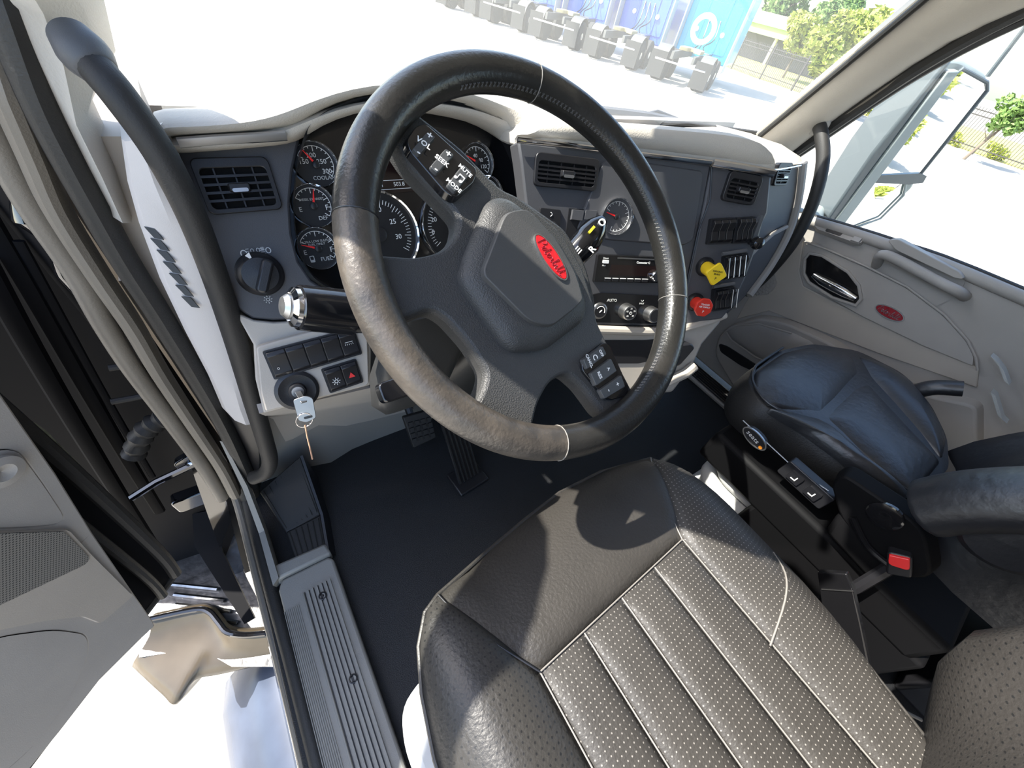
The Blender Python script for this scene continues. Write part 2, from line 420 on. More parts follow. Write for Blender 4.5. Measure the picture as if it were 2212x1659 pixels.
# ------------------------------------------------------------------ passenger door
XD = 1.52
PD = Fr((XD,0,0),(0,-1,0),(0,0,1),(-1,0,0))               # u to the rear, v up, w into the cab
d2 = thing('door_2', 'closed passenger door with taupe and tan panels', None, (XD,.0,.05), kind='structure')
def pdp(L, w=0.0): return PD.pts(L, w)
top = pdp([(1700,452),(1760,477),(1930,530),(2212,640)])
body = [(-.60,.60),(-.52,.63)] + [(u,v+.004) for u,v in top[1:]] + [(1.2,.75),(1.2,.02),(-.60,.02)]
obj('inner_panel', MB().prism(PD, body, -.05, .0), TAUPE, d2, bev=.012)
# pale sweep across the door
sw = pdp([(1735,520),(1690,560),(1640,600),(1590,690),(1660,672),(1745,705),(1900,765),(2110,838),(2115,795),(1990,745),(1860,682),(1735,618),(1726,585)], .006)
obj('pale_band', MB().prism(PD, sw, -.02, .006), TAN, d2, bev=.003)
# insert with the handle
ins = pdp([(1735,530),(1728,590),(1745,620),(1860,685),(1990,748),(2105,795),(2108,770),(2090,735),(2040,680),(1960,620),(1870,575),(1790,540),(1750,520)], .014)
obj('upper_insert', MB().prism(PD, round_poly(ins,.01), -.01, .014, .004), TAUPE, d2, bev=.002)
sm = MB(); sm.tube([PD(u,v,.016) for u,v in pdp([(1738,522),(1790,540),(1870,575),(1960,620),(2040,680),(2090,735),(2108,772),(2112,800)],.016)], .003, 8); obj('insert_edge', sm, TAUPE, d2)
# handle recess, chrome pull
hr = pdp([(1742,560),(1750,550),(1775,555),(1830,590),(1852,618),(1857,645),(1848,656),(1800,640),(1750,608),(1740,590)], .016)
ho = inset_poly(ccw(hr), -.008)
obj('handle_surround', MB().ring(PD, ho, ccw(hr), .005, .021), TAUPE, d2, bev=.002)
obj('handle_recess', MB().prism(PD, hr, .0, .0152), GLOSS, d2)
hp = [PD(*PD.uv(a,b,.022),.022) for a,b in ((1756,594),(1775,607),(1800,620),(1825,633),(1848,646))]
obj('door_handle', MB().tube(hp, [.007,.013,.014,.013,.008], 12, flat=.6), CHROME, d2, label='curved chrome door pull')
# badge
bc = PD.uv(1921,676,.018); a_, b_ = Vector(PD.uv(1892,661,.018)), Vector(PD.uv(1949,691,.018)); ang = math.atan2((b_-a_).y, (b_-a_).x); hl = (b_-a_).length/2
BF = PD.sub(bc[0], bc[1], .014, ang)
bd = obj('badge', MB().prism(BF, circle(0,0,hl,32,hl*.40), 0, .004, .0012), DRED, d2, label='dark red oval badge with script lettering')
obj('badge_rim', MB().ring(BF, circle(0,0,hl*1.05,32,hl*.45), circle(0,0,hl*.98,32,hl*.385), 0, .0036), SATIN, bd)
BADGES = [(BF, hl, bd, .0044)]
# armrest pull: scooped grip under the window line
ar = pdp([(1898,560),(1905,535),(1925,520),(2000,560),(2080,608),(2075,622),(2050,650),(2010,668),(1975,655),(1930,620),(1900,590)], .03)
obj('grip_scoop', MB().pillow(PD, round_poly(ar,.01), .0, -.016, 4, 2.5, base=.004), TAUPE, d2)
gp = [PD(*PD.uv(a,b,.035),.035) for a,b in ((1893,572),(1905,550),(1940,562),(1985,586),(2030,610),(2070,630),(2086,642))]
gp[0] = PD(*PD.uv(1893,575,-.01),-.01); gp[-1] = PD(*PD.uv(2086,642,-.01),-.01)
obj('pull_grip', MB().tube(spline(gp,4), .013, 12), TAUPE, d2)
tr = pdp([(1912,520),(1935,518),(2070,590),(2080,606),(2060,604),(1930,542)], .045)
obj('upper_ledge', MB().prism(PD, round_poly(tr,.008), .0, .03), TAUPE, d2, bev=.008)
# window-switch plate on top of the door
SWF = Fr(PD(*top[1],0),(PD(*top[2])-PD(*top[1])), (0,0,1), (-1,0,0))
ex = (PD(*top[2])-PD(*top[1])).normalized(); up = Vector((-.75,0,.66)); ez = (up-ex*up.dot(ex)).normalized()
SWF = Fr(atx(1812,507,XD-.012), ex, ez.cross(ex), ez)
sp = [SWF.uv(a,b) for a,b in ((1757,487),(1770,482),(1850,512),(1866,520),(1860,527),(1845,526),(1765,497))]
swp = obj('switch_plate', MB().prism(SWF, round_poly(sp,.006), -.012, .003, .0015), TAUPE, d2)
a = SWF.uv(1803,503); b = SWF.uv(1850,519)
obj('latch_slot', MB().prism(SWF, rounded(a[0]-.025,a[0]+.02,a[1]-.006,a[1]+.006,.004), .001, .0045), BLACK, swp)
obj('window_switch', MB().box(SWF, b[0]-.012,b[0]+.012,b[1]-.010,b[1]+.008,.001,.008,.002), TAUPE, swp)
# top rail of the door along the glass
rp = [PD(u,v-.004,.0) for u,v in [(-.60,.615),(-.50,.655)]+list(top[1:])+[(1.2,.765)]]
obj('top_rail', MB().tube(spline(rp,5), .015, 12, flat=.9), TAUPE, d2)
obj('belt_seal', MB().tube([p+Vector((.02,0,.010)) for p in spline(rp,5)], .008, 8), SEAL, d2)
# lower moulded pocket panel
lw = pdp([(1545,735),(1556,715),(1580,698),(1640,680),(1705,692),(1800,735),(1900,800),(2000,845),(2125,870),(2125,1000),(1800,1000),(1600,870),(1540,770)], .03)
obj('lower_moulding', MB().prism(PD, round_poly(lw,.03), -.02, .035, .012), TAUPE, d2, bev=.006, segs=3)
pk = pdp([(1565,712),(1590,703),(1640,700),(1710,720),(1760,745),(1740,790),(1690,800),(1630,770),(1580,735)], .045)
obj('pocket_pad', MB().pillow(PD, round_poly(pk,.02), .035, .012, 5, 6), TAUPE, d2)
sm = MB(); sm.tube([PD(u,v,.047) for u,v in pdp([(1740,790),(1690,800),(1630,770),(1580,735),(1568,715),(1590,703),(1640,700),(1710,720)],.047)], .0035, 8); obj('pocket_seam', sm, TAUPE, d2)
sl = pdp([(1552,742),(1570,748),(1620,780),(1660,805),(1655,815),(1600,790),(1556,760)], .04)
obj('map_slot', MB().prism(PD, round_poly(sl,.012), .02, .040), BLACK, d2)
# door speaker grille: honeycomb pad
sc = PD.uv(1640,605,.008)
sg = obj('speaker_grille', MB().prism(PD, circle(sc[0],sc[1],.062,32,.055), .0, .010, .004), TAUPE, d2)
hx = MB()
for i in range(-5,6):
    for j in range(-5,6):
        u = sc[0]+(i+.5*(j%2))*.0125; v = sc[1]+j*.0108
        if ((u-sc[0])/.056)**2+((v-sc[1])/.05)**2 < 1:
            hx.ring(PD, circle(u,v,.0068,6), circle(u,v,.0052,6), .009, .0125)
h = obj('honeycomb', hx, TAUPE, sg, smooth=0); h['kind'] = 'stuff'
# passenger window glass and frame
w2 = thing('window_2', 'passenger door window', None, (1.53,0,.7), kind='structure')
obj('pane', MB().loft([[Vector((1.575,.66,.62)),Vector((1.545,.56,.90)),Vector((1.49,.34,1.19)),Vector((1.48,.22,1.26))],
                       [Vector((1.555,-1.0,.72)),Vector((1.54,-1.0,.9)),Vector((1.485,-1.0,1.2)),Vector((1.48,-1.0,1.35))]], thick=(.005,0,0)), CLEAR, w2)
# passenger sill plate
ps = thing('trim_2', 'ribbed dark step plate at the passenger door', None, (1.46,.3,0), kind='structure')
p1 = [atz(a,b,.012) for a,b in ((1478,800),(1510,788),(1608,862),(1598,895))]
PS = Fr((0,0,.0),(1,0,0),(0,1,0),(0,0,1))
obj('plate', MB().prism(PS, [(1.40,.50),(1.50,.50),(1.52,-.40),(1.42,-.40)], 0, .015), TAUPE, ps, bev=.004)
r0 = obj('rib', MB().box(WX,1.415,1.421,-.38,.47,.015,.020), BLACK, ps, bev=.0015)
for i in range(1,6): piece('rib', r0.data, r0.location+wloc(ps)+Vector((.014*i,0,0)), ps)
for y in (.40,.22): obj('screw', MB().lathe(Fr((1.43,y,.018),(1,0,0),(0,1,0),(0,0,1)), [(.007,0),(.007,.004),(.004,.004),(.003,.002)]), BLACK, ps)

# outside sun visor over the windscreen: shades the passenger side
vis = thing('sun_visor', 'outside sun visor above the windscreen, out of the picture', 'sun visor', (.7,.6,1.40))
mb = MB(); mb.loft([[Vector((x, y+k*math.sin(math.pi*(x-.0)/1.4), z)) for x in (.06,.13,.2,.3,.45,.7,.95,1.2,1.36)] for y,z,k in ((.22,1.485,.12),(.40,1.475,.14),(.52,1.45,.20),(.585,1.38,.215))], thick=(0,.008,.006))
obj('visor_shell', mb, PAINT, vis)
for x in (.2,.7,1.2): obj('visor_bracket', MB().box(WX,x-.015,x+.015,.38,.58,1.43,1.46), PAINT, vis)
# ================================================================== driver-side door opening
# front pillar with its seals; runs from the sill corner up to the windscreen
def pillar_path(L, ys): return [aty(a,b,y) for (a,b),y in zip(L,ys)]
tp = thing('trim_3', 'tan pillar trim and door seals beside the driver grab handle', None, (-.15,.65,0), kind='structure')
def strip(name, L, y, rad, m, flat=1.0, ext=None, seg=12):
    P = [aty(a,b,yy) for (a,b),yy in zip(L, y if isinstance(y,(list,tuple)) else [y]*len(L))]
    if ext: P = [Vector(e) for e in ext] + [P[0]+(P[0]-P[1]).normalized()*.09] + P
    mb = MB(); mb.tube(spline(P,5), rad, seg, flat=flat, up=(0,-1,0)); return obj(name, mb, m, tp)
# outer black rubber tube, tan flange, black inner weatherstrip, tan cover (from outside to inside)
TOPX = [(-.12,.34,1.42),(-.128,.47,1.20)]
strip('flange', [(15,202),(70,330),(123,449),(211,590),(285,700),(343,800),(415,910),(474,1000),(506,1062)], [.655,.66,.665,.665,.665,.665,.665,.665,.66], .025, SEALTAN, .55, TOPX)
strip('outer_seal', [(-40,235),(15,350),(70,449),(165,590),(225,700),(288,800),(370,910),(438,1005),(480,1075)], .675, .014, SEALTAN, 1.0, [(-.145,.35,1.42),(-.158,.48,1.20)])
strip('inner_seal', [(5,0),(78,202),(140,330),(205,449),(268,560),(345,680),(418,800),(478,905),(522,1000),(545,1060)], [.64]*10, .026, SEAL, .6, [(-.085,.31,1.42),(-.093,.45,1.20)])
P = [(100,60),(150,170),(195,290),(235,390),(262,455)]
mb = MB(); rows = []
Lc = [aty(a,b,.62) for a,b in ((35,20),(85,130),(150,260),(205,370),(250,455))]
Rc = [aty(a,b,.70) for a,b in ((225,0),(250,110),(200,215),(254,335),(289,448))]
rows.append([Vector((-.075,.29,1.42)), Vector((-.04,.27,1.42)), Vector((-.038,.31,1.42)), Vector((-.034,.37,1.42))])
rows.append([Vector((-.09,.49,1.14)), Vector((-.074,.46,1.14)), Vector((-.063,.485,1.14)), Vector((-.06,.54,1.14))])
for a, b in zip(Lc, Rc):
    rows.append([a, a.lerp(b,.3)+Vector((0,-.035,0)), a.lerp(b,.75)+Vector((0,-.04,0)), b])
mb.loft(rows, thick=(-.01,.02,0)); obj('pillar_cover', mb, TANPAD, tp)
# pale end panel of the dash with demister slots
ep = thing('trim_4', 'pale side panel with demister slots beside the driver grab handle', None, (-.1,.6,.3), kind='structure')
Lp = [(262,300),(275,390),(300,480),(345,600),(400,715),(450,810),(480,880),(500,900)]
Rp = [(330,290),(375,380),(425,480),(475,600),(512,715),(535,810),(545,870),(552,915)]
def e3(p, y): return aty(p[0],p[1],y)
rows = []
for a, b in zip(Lp, Rp):
    l, r = e3(a,.60), e3(b,.585)
    rows.append([l+Vector((0,.06,0)), l, l.lerp(r,.10)+Vector((0,-.008,0)), l.lerp(r,.55)+Vector((0,-.012,0)), r])
mb = MB(); mb.loft(rows, thick=(.012,.04,0)); obj('side_panel', mb, WHITETRIM, ep)
s0 = obj
for i in range(7):
    t = i/6
    a = aty(324+78*t, 488+150*t, .589-.006*t); b = aty(341+80*t, 520+148*t, .583-.008*t)
    EF = Fr(a, (b-a), Vector((b-a)).cross(Vector((.25,-1,.2))), (.1,-1,.1))
    d = (b-a).normalized(); n = Vector((-.2,-1,.25)); n = (n-d*n.dot(d)).normalized(); EF = Fr(a, d, n.cross(d), n); L = (b-a).length
    obj('demister_slot', MB().prism(EF, [(0,-.006),(L*.8,-.002),(L,.006),(L*.2,.003)], -.002, .0003), BLACK, ep)
# lower kick cover below the panel
kc = MB(); kc.loft([[aty(480,880,.63),aty(552,915,.62)],[aty(520,960,.64),aty(560,985,.63)],[aty(545,1050,.645),aty(560,1060,.64)]], thick=(.02,.05,0))
obj('kick_cover', kc, BLACK, ep)

# sill: grey ribbed step plate, black rail and painted outer sill
sl = thing('trim_5', 'grey ribbed step plate with two screws at the driver door sill', None, (-.11,.1,.0), kind='structure')
Y1 = .405
out_ = [(-.165,Y1-.02),(-.155,Y1),(-.055,Y1),(-.045,Y1-.01),(-.037,-.6),(-.165,-.6)]
obj('plate', MB().prism(WX, out_, 0, .030), GREYTAN, sl, bev=.006, segs=3)
x0, x1 = -.128, -.060
obj('recess', MB().prism(WX, rounded(x0,x1,-.58,Y1-.045,.012), .0295, .0305), GREYTAN, sl)
rb = obj('rib', MB().box(WX, x0+.004, x0+.0085, -.58, Y1-.052, .0300, .0345), GREYTAN, sl, bev=.0018)
n = 7
for i in range(1,n): piece('rib', rb.data, rb.location+wloc(sl)+Vector(((x1-x0-.0125)/(n-1)*i,0,0)), sl)
gv = obj('groove', MB().box(WX, x0+.0087, x0+.0105, -.58, Y1-.052, .0300, .0310), BLACK, sl)
for i in range(1,n-1): piece('groove', gv.data, gv.location+wloc(sl)+Vector(((x1-x0-.0125)/(n-1)*i,0,0)), sl)
fr = obj('fine_rib', MB().box(WX, -.1645, -.1632, -.58, Y1-.03-.04, .020, .0318), GREYTAN, sl)
for i in range(1,9): piece('fine_rib', fr.data, fr.location+wloc(sl)+Vector((.0035*i,0,0)), sl)
for px, py in ((697,1287),(763,1466)):
    p = atz(px,py,.034); F = Fr(p,(1,0,0),(0,1,0),(0,0,1))
    s_ = obj('screw', MB().lathe(F, [(.0085,-.003),(.0085,.0015),(.0065,.002),(.0045,-.001),(.0,-.001)], 20, cap=False), BLACK, sl)
    obj('screw_socket', MB().prism(F, circle(0,0,.0035,6), -.001, .0005), BLACK, s_)
# end of the plate that climbs to the kick panel
obj('end_step', MB().prism(WX, [(-.165,Y1),(-.045,Y1),(-.05,Y1+.03),(-.168,Y1+.035)], 0, .042), GREYTAN, sl, bev=.006)
kp = MB(); kp.loft([[Vector((-.170,Y1-.01,.045)),Vector((-.156,Y1,.048))],[Vector((-.170,.52,.06)),Vector((-.158,.52,.062))],[Vector((-.166,.60,.14)),Vector((-.156,.60,.142))],[Vector((-.160,.64,.28)),Vector((-.154,.635,.28))]], thick=(0,.01,-.05))
obj('kick_strip', kp, GREYTAN, sl)
rl = thing('trim_6', 'black sill seal and glossy painted sill edge of the driver door', None, (-.2,.1,-.05), kind='structure')
P = [(-.178,.69,.12),(-.186,.665,.02),(-.186,.62,-.005),(-.182,.40,-.005),(-.176,.1,-.005),(-.170,-.9,-.005)]
obj('sill_seal', MB().tube(spline(P,5), .016, 12), SEAL, rl)
P = [(-.200,.69,.10),(-.208,.65,.0),(-.206,.4,-.022),(-.200,.1,-.022),(-.192,-.9,-.022)]
obj('sill_lip', MB().tube(spline(P,5), .010, 10), SEALTAN, rl)
mb = MB(); mb.loft([[Vector((-.178,y,-.012)),Vector((-.212,y,-.03)),Vector((-.222,y,-.06)),Vector((-.222,y,-.20))] for y in (.66,.3,-.9)], thick=(.02,0,-.01))
obj('painted_sill', mb, PAINT, rl)

# black painted hinge pillar, hinges, wiring, check strap (in the shade behind the door)
hpil = thing('trim_7', 'black painted hinge pillar with hinges seen past the open driver door', None, (-.25,.7,-.2), kind='structure')
mb = MB(); mb.loft([[Vector((-.185,.70,z)),Vector((-.215,.715,z)),Vector((-.25,.77,z)),Vector((-.33,.80,z)),Vector((-.50,.82,z)),Vector((-.75,.84,z))] for z in (-.75,-.1,.1,.5,.8,1.1,1.3)], thick=(.01,.02,0))  # extended past the pillar, outward and up, to keep sun off the floor
obj('painted_pillar', mb, PAINTM, hpil)
mb = MB(); mb.loft([[aty(a,b,.69),aty(c,d,.685)] for a,b,c,d in ((350,868,372,880),(395,955,438,1000),(425,1045,490,1085),(455,1130,502,1135),(480,1200,520,1205),(520,1300,548,1300),(560,1420,590,1425))], thick=(.0,.02,0)); obj('door_jamb_edge', mb, PAINT, hpil)
for L, yy, rr_ in (([(-40,560),(60,740),(160,910),(262,1075),(330,1180)],.735,.014),([(-60,420),(60,620),(180,830),(280,1000),(345,1105)],.75,.012),([(40,520),(140,700),(235,870),(330,1030)],.745,.006)):
    obj('pillar_ridge', MB().tube(spline([aty(a,b,yy) for a,b in L],4), rr_, 8, flat=.6), PAINTM, hpil)
def hinge(L, r):
    mb = MB(); mb.tube([aty(a,b,.72) for a,b in L], r, 12, flat=.7); return obj('hinge', mb, PAINT, hpil)
hinge([(48,425),(85,470),(110,510)], [.012,.026,.014]); hinge([(130,540),(165,590),(185,640)], [.012,.022,.012]); hinge([(200,660),(235,700),(270,735)], [.010,.022,.012])
for a, b in ((88,452),(180,562),(212,678)):
    F = Fr(aty(a,b,.695),(1,0,0),(0,0,1),(0,-1,0)); obj('hinge_knuckle', MB().lathe(F,[(.013,0),(.013,.006),(.009,.010),(0,.011)],16,False), CHROME, hpil)
ck = MB(); ck.tube(spline([aty(a,b,.70) for a,b in ((235,795),(290,790),(318,800),(330,838),(322,852),(240,868))],4), .0055, 8); obj('check_strap', ck, RUBBER, hpil)
bt = MB(); P = spline([aty(a,b,.70) for a,b in ((395,890),(350,905),(310,935),(290,980))],5); bt.tube(P, [.016+.005*(i%2) for i in range(len(P))], 12); obj('wiring_boot', bt, RUBBER, hpil)
F = Fr(aty(417,998,.70),(1,0,0),(0,0,1),(0,-1,0))
st = obj('check_bracket', MB().prism(F, round_poly([(-.03,-.02),(.03,-.02),(.035,.02),(.0,.032),(-.03,.02)],.01), -.01, .006), PAINT, hpil, bev=.002)
obj('bracket_bolt', MB().lathe(F.sub(0,.004,.006),[(.012,0),(.012,.004),(.007,.008),(0,.009)],6,False), STEEL, st)
obj('check_arm', MB().tube([aty(a,b,.69) for a,b in ((425,1000),(340,1040),(285,1075))], .008, 8), PAINT, hpil)
obj('lower_bracket', MB().prism(Fr(aty(430,1080,.70),(1,0,0),(0,0,1),(0,-1,0)), rounded(-.05,.05,-.03,.025,.01), -.03, .0), PAINT, hpil, bev=.004)

# ------------------------------------------------------------------ open driver door
DEX = Vector((.712,.702,0)); DEZ = Vector((.702,-.712,0))
D0 = atz(385,1240,-.03)
DF = Fr(D0, DEX, (0,0,1), DEZ)                            # u towards the hinge, v up, w into the cab
d1 = thing('door_1', 'open driver door with taupe trim panel and black painted edge', None, D0, kind='structure')
# door shell (black) and inner trim (tan)
H = [DF.uv(a,b) for a,b in ((385,1240),(330,1345))]
shell = [(.02,-.0),(.03,.10),(.05,.40),(.06,.72),(-.06,.745),(-.25,.80),(-1.1,.88),(-1.1,-.05),(-.25,-.03),(-.06,-.03)]
obj('door_shell', MB().prism(DF, round_poly(shell,.02), -.11, -.014), PAINTM, d1, bev=.008)
fo = [(.055,.70),(.045,1.15),(.012,1.345),(-.042,1.405),(-.10,1.428),(-.17,1.428),(-.225,1.412),(-.30,1.345),(-1.1,1.31),(-1.1,.74)]
fi = [(-.02,.72),(-.025,1.12),(-.035,1.235),(-.06,1.283),(-.09,1.298),(-.14,1.303),(-.19,1.295),(-.28,1.245),(-1.02,1.21),(-1.02,.86)]
obj('window_frame', MB().ring(DF, fo, fi, -.05, -.03), PAINTM, d1, bev=.006)
obj('window_pane', MB().prism(DF, fi, -.042, -.038), CLEAR, d1)
obj('edge_seal', MB().tube(spline([DF(.0,-.01,-.012),DF(.016,.10,-.012),DF(.038,.42,-.012),DF(.05,.70,-.012)],5), .012, 10), RUBBER, d1)
obj('second_edge_seal', MB().tube(spline([DF(-.045,-.012,-.004),DF(-.03,.10,-.004),DF(-.010,.42,-.004),DF(.0,.70,-.004)],5), .009, 10), SEAL, d1)
obj('bottom_seal', MB().tube([DF(.0,-.018,-.02),DF(-.30,-.02,-.02),DF(-1.05,-.045,-.02)], .011, 10), RUBBER, d1)
tl = DF.pts([(330,1340),(285,1275),(200,1150),(120,1020),(40,905),(-60,760)], .03)
bl = DF.pts([(335,1352),(300,1385),(215,1470),(130,1580),(40,1690),(-80,1830)], .03)
ptrim = list(reversed(bl)) + [p for p in tl if p[1] < .69] + [([p for p in tl if p[1] < .69][-1][0],.70),(-1.0,.72)]
pk = round_poly(DF.pts([(-150,1430),(0,1378),(120,1362),(190,1372),(195,1410),(160,1500),(80,1610),(0,1680),(-150,1800)], .034),.025)
up_ = round_poly(DF.pts([(-120,1020),(-40,980),(40,970),(105,1060),(150,1130),(60,1140),(-120,1143)], .034),.03)
obj('trim_panel', MB().prism_holes(DF, ptrim, [pk, up_], -.012, .03), TAUPE, d1, bev=.004, segs=2)
# upper recess, speaker grille, lower map pocket
obj('upper_recess', MB().pillow(DF, up_, .031, -.040, 7, 3.0), TAUPE, d1, smooth=70)
lowp = DF.pts([(150,1140),(205,1200),(290,1285),(215,1350),(175,1335),(90,1345),(-120,1390),(-150,1150)], .034)
obj('lower_trim', MB().prism(DF, round_poly(lowp,.008), .02, .036, .003), TAN, d1, bev=.002)
spk = DF.pts([(-140,1155),(140,1147),(196,1205),(185,1220),(-140,1375)], .038)
SPK = dots(mat('speaker_cloth', (.21,.195,.17), .7), 330, .27, (.02,.02,.02), ('X','Z'), True)
obj('speaker_grille', MB().prism(DF, round_poly(spk,.006), .03, .0385, .001), SPK, d1, label='perforated speaker grille')
obj('pocket_bowl', MB().pillow(DF, pk, .031, -.040, 8, 3.0), TAUPE, d1, smooth=70)
pk2 = DF.pts([(-60,1480),(0,1440),(80,1420),(112,1435),(110,1480),(70,1560),(0,1620),(-60,1660)], .05)
obj('cup_rim', MB().prism(DF, round_poly(pk2,.03), -.012, .004, .006), GREYTAN, d1, bev=.004)
pk3 = DF.pts([(-60,1540),(0,1500),(60,1480),(92,1500),(80,1545),(30,1600),(-60,1650)], .05)
obj('cup_hollow', MB().prism(DF, round_poly(pk3,.03), -.010, .0055), BLACK, d1)
# pale mottled patch on the painted edge
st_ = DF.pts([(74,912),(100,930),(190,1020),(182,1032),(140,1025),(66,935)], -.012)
MOTTLE = mat('mottled_patch', (.30,.31,.22), .5, col2=(.06,.065,.05), vscale=40)
obj('pale_patch', MB().prism(DF, st_, -.0135, -.0125), MOTTLE, d1, label='pale mottled patch')
hb = DF.uv(5,1020,.036)
obj('window_crank_bezel', MB().lathe(DF.sub(hb[0],hb[1],.03),[(.022,0),(.022,.008),(.012,.010),(0,.004)],20,False), TAUPE, d1)

# ------------------------------------------------------------------ outside the driver door: fender lip, step box
fe = thing('step_fairing', 'glossy step fairing and metal tread below the open driver door', 'fairing', (-.5,.2,-.9))
AL = mat('worn_aluminium', (.42,.42,.42), .32, 1.0, bump=.6, bscale=45, vary=.5, vscale=18)
FAIR = mat('fairing_ground_tint', (.095,.075,.050), .28, .0, vary=.4, vscale=5)  # brown base colour stands in for bright ground reflected in black paint
ZT = -.40
A = [atz(a,b,ZT) for a,b in ((325,1338),(420,1318),(452,1322),(474,1346),(492,1366),(530,1372),(575,1368))]
B = [atz(a,b,ZT-.04) for a,b in ((322,1375),(420,1362),(455,1365),(478,1385),(496,1400),(535,1402),(580,1398))]
Cc = [atz(a,b,ZT-.10) for a,b in ((285,1440),(350,1500),(378,1520),(420,1470),(470,1458),(530,1445),(590,1430))]
Dd = [p+Vector((.02,.05,-.10)) for p in Cc]
R_ = [spline(r,4) for r in ([p+Vector((0,.02,-.03)) for p in A], A, B, Cc, Dd)]; R_ = [spline(c,4) for c in zip(*R_)]
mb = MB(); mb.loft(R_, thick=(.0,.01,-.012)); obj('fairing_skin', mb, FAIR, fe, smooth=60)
obj('fairing_lip', MB().tube(spline([p+Vector((0,0,.004)) for p in A],4), .008, 8), PAINT, fe)
mb = MB(); mb.loft([[atz(a,b,-.46) for a,b in ((330,1200),(430,1130),(480,1150),(560,1300))],[atz(a,b,-.46) for a,b in ((300,1420),(430,1400),(500,1440),(600,1440))]], thick=(0,0,-.01)); obj('tread_plate', mb, AL, fe)
for k in range(4):
    mb = MB(); mb.tube([atz(372+4*k,1262+22*k,-.45), atz(470+14*k,1272+24*k,-.45)], .006, 6); obj('tread_ridge', mb, AL, fe)
mb = MB(); mb.loft([[atz(a,b,-.20) for a,b in ((415,1110),(470,1100))],[atz(a,b,-.25) for a,b in ((420,1180),(480,1190))],[atz(a,b,-.28) for a,b in ((528,1348),(550,1335))]], thick=(-.01,.02,-.06)); obj('bracket_plate', mb, PAINTM, fe)
tk = thing('fuel_tank', 'blue-grey polished fuel tank under the driver door', 'tank', (-.4,-.6,-1.2))
TANK = mat('tank_sky_tint', (.060,.075,.110), .25, .0, spec=.3, vary=.3, vscale=6)  # blue in the base colour stands in for sky mirrored in polished metal
c = atz(415,1540,-.62)
mb = MB(); mb.tube([(c.x+.34,c.y+.10,-.93),(c.x+.34,c.y+.095,-.93),(c.x+.34,c.y+.07,-.93),(c.x+.34,c.y-.02,-.93),(c.x+.34,-1.6,-.93)], [.24,.30,.33,.35,.35], 40); obj('tank_shell', mb, TANK, tk, smooth=60)
obj('tank_strap', MB().torus(Fr((c.x+.34,-.45,-.93),(1,0,0),(0,0,1),(0,-1,0)), .353, .012, 48, 8), STEEL, tk)
# ================================================================== dashboard
LP = plane_frame(30, 0, .67, 600, 500)
CP = plane_frame(25, -20, .68, 1300, 500)
j1 = CP(*CP.uv(1537,352)); j2 = CP(*CP.uv(1478,640))
a_ = math.radians(-32); rex = Vector((math.cos(a_), math.sin(a_), 0)); rn = rex.cross(j1-j2).normalized()
if rn.z < 0: rn = -rn
RP = Fr(j1, rex, rn.cross(rex), rn)
def U(fr, L, w=0.0): return fr.pts(L, w)
db = thing('dashboard', 'charcoal dashboard with tan padded top spanning the cab', 'dashboard', (.6,.7,.5))

# ---- padded top: lip (bottom, top) traced along its length, then back to the windscreen
lip = []
def lp_(fr, lo, hi, wl=.012, wh=.03):
    lo = (lo[0], lo[1]-5); wl *= .5; lip.append((fr(*fr.uv(*lo,wl),wl), fr(*fr.uv(*hi,wh),wh)))
for lo, hi in (((318,306),(322,276)),((400,300),(400,275)),((470,296),(470,272)),((560,291),(545,264)),((620,287),(600,248)),((652,275),(640,232)),((690,246),(690,212)),
               ((760,218),(760,190)),((850,206),(850,176)),((945,226),(950,188)),((1022,241),(1030,200)),((1070,268),(1085,222)),((1100,291),(1140,244))): lp_(LP, lo, hi, .03, .05)
for lo, hi in (((1125,299),(1190,254)),((1230,312),(1270,262)),((1330,324),(1350,268)),((1440,338),(1452,277)),((1537,349),(1545,284))): lp_(CP, lo, hi, .006, .014)
for lo, hi in (((1600,362),(1590,290)),((1660,372),(1625,296)),((1682,372),(1672,315))): lp_(RP, lo, hi, .012, .022)
rowsl = []
lastp = lip[-1][0]
for lo, hi in lip:
    mid = lo.lerp(hi,.5) + Vector((0,-.008,.0)); 
    t = (hi.x-.0)/1.42
    by = .80+.20*math.sin(max(0,min(1,(hi.x+.05)/1.5))*math.pi)
    bk = Vector((hi.x + (.0 if hi.x < .8 else .06), max(by, hi.y+.2), .805-.065*max(0,min(1,(hi.x-.05)/.3))))
    r = [lo+Vector((0,.03,-.004)), lo, mid, hi, hi.lerp(bk,.08)+Vector((0,0,.008)), hi.lerp(bk,.4)+Vector((0,0,.022-.014*max(0,min(1,(hi.x-.05)/.3)))), hi.lerp(bk,.8)+Vector((0,0,.006)), bk]
    rowsl.append(r)
mb = MB(); mb.loft(rowsl, thick=(0,.005,-.02)); obj('padded_top', mb, TANPAD, db, smooth=60, sub=1)
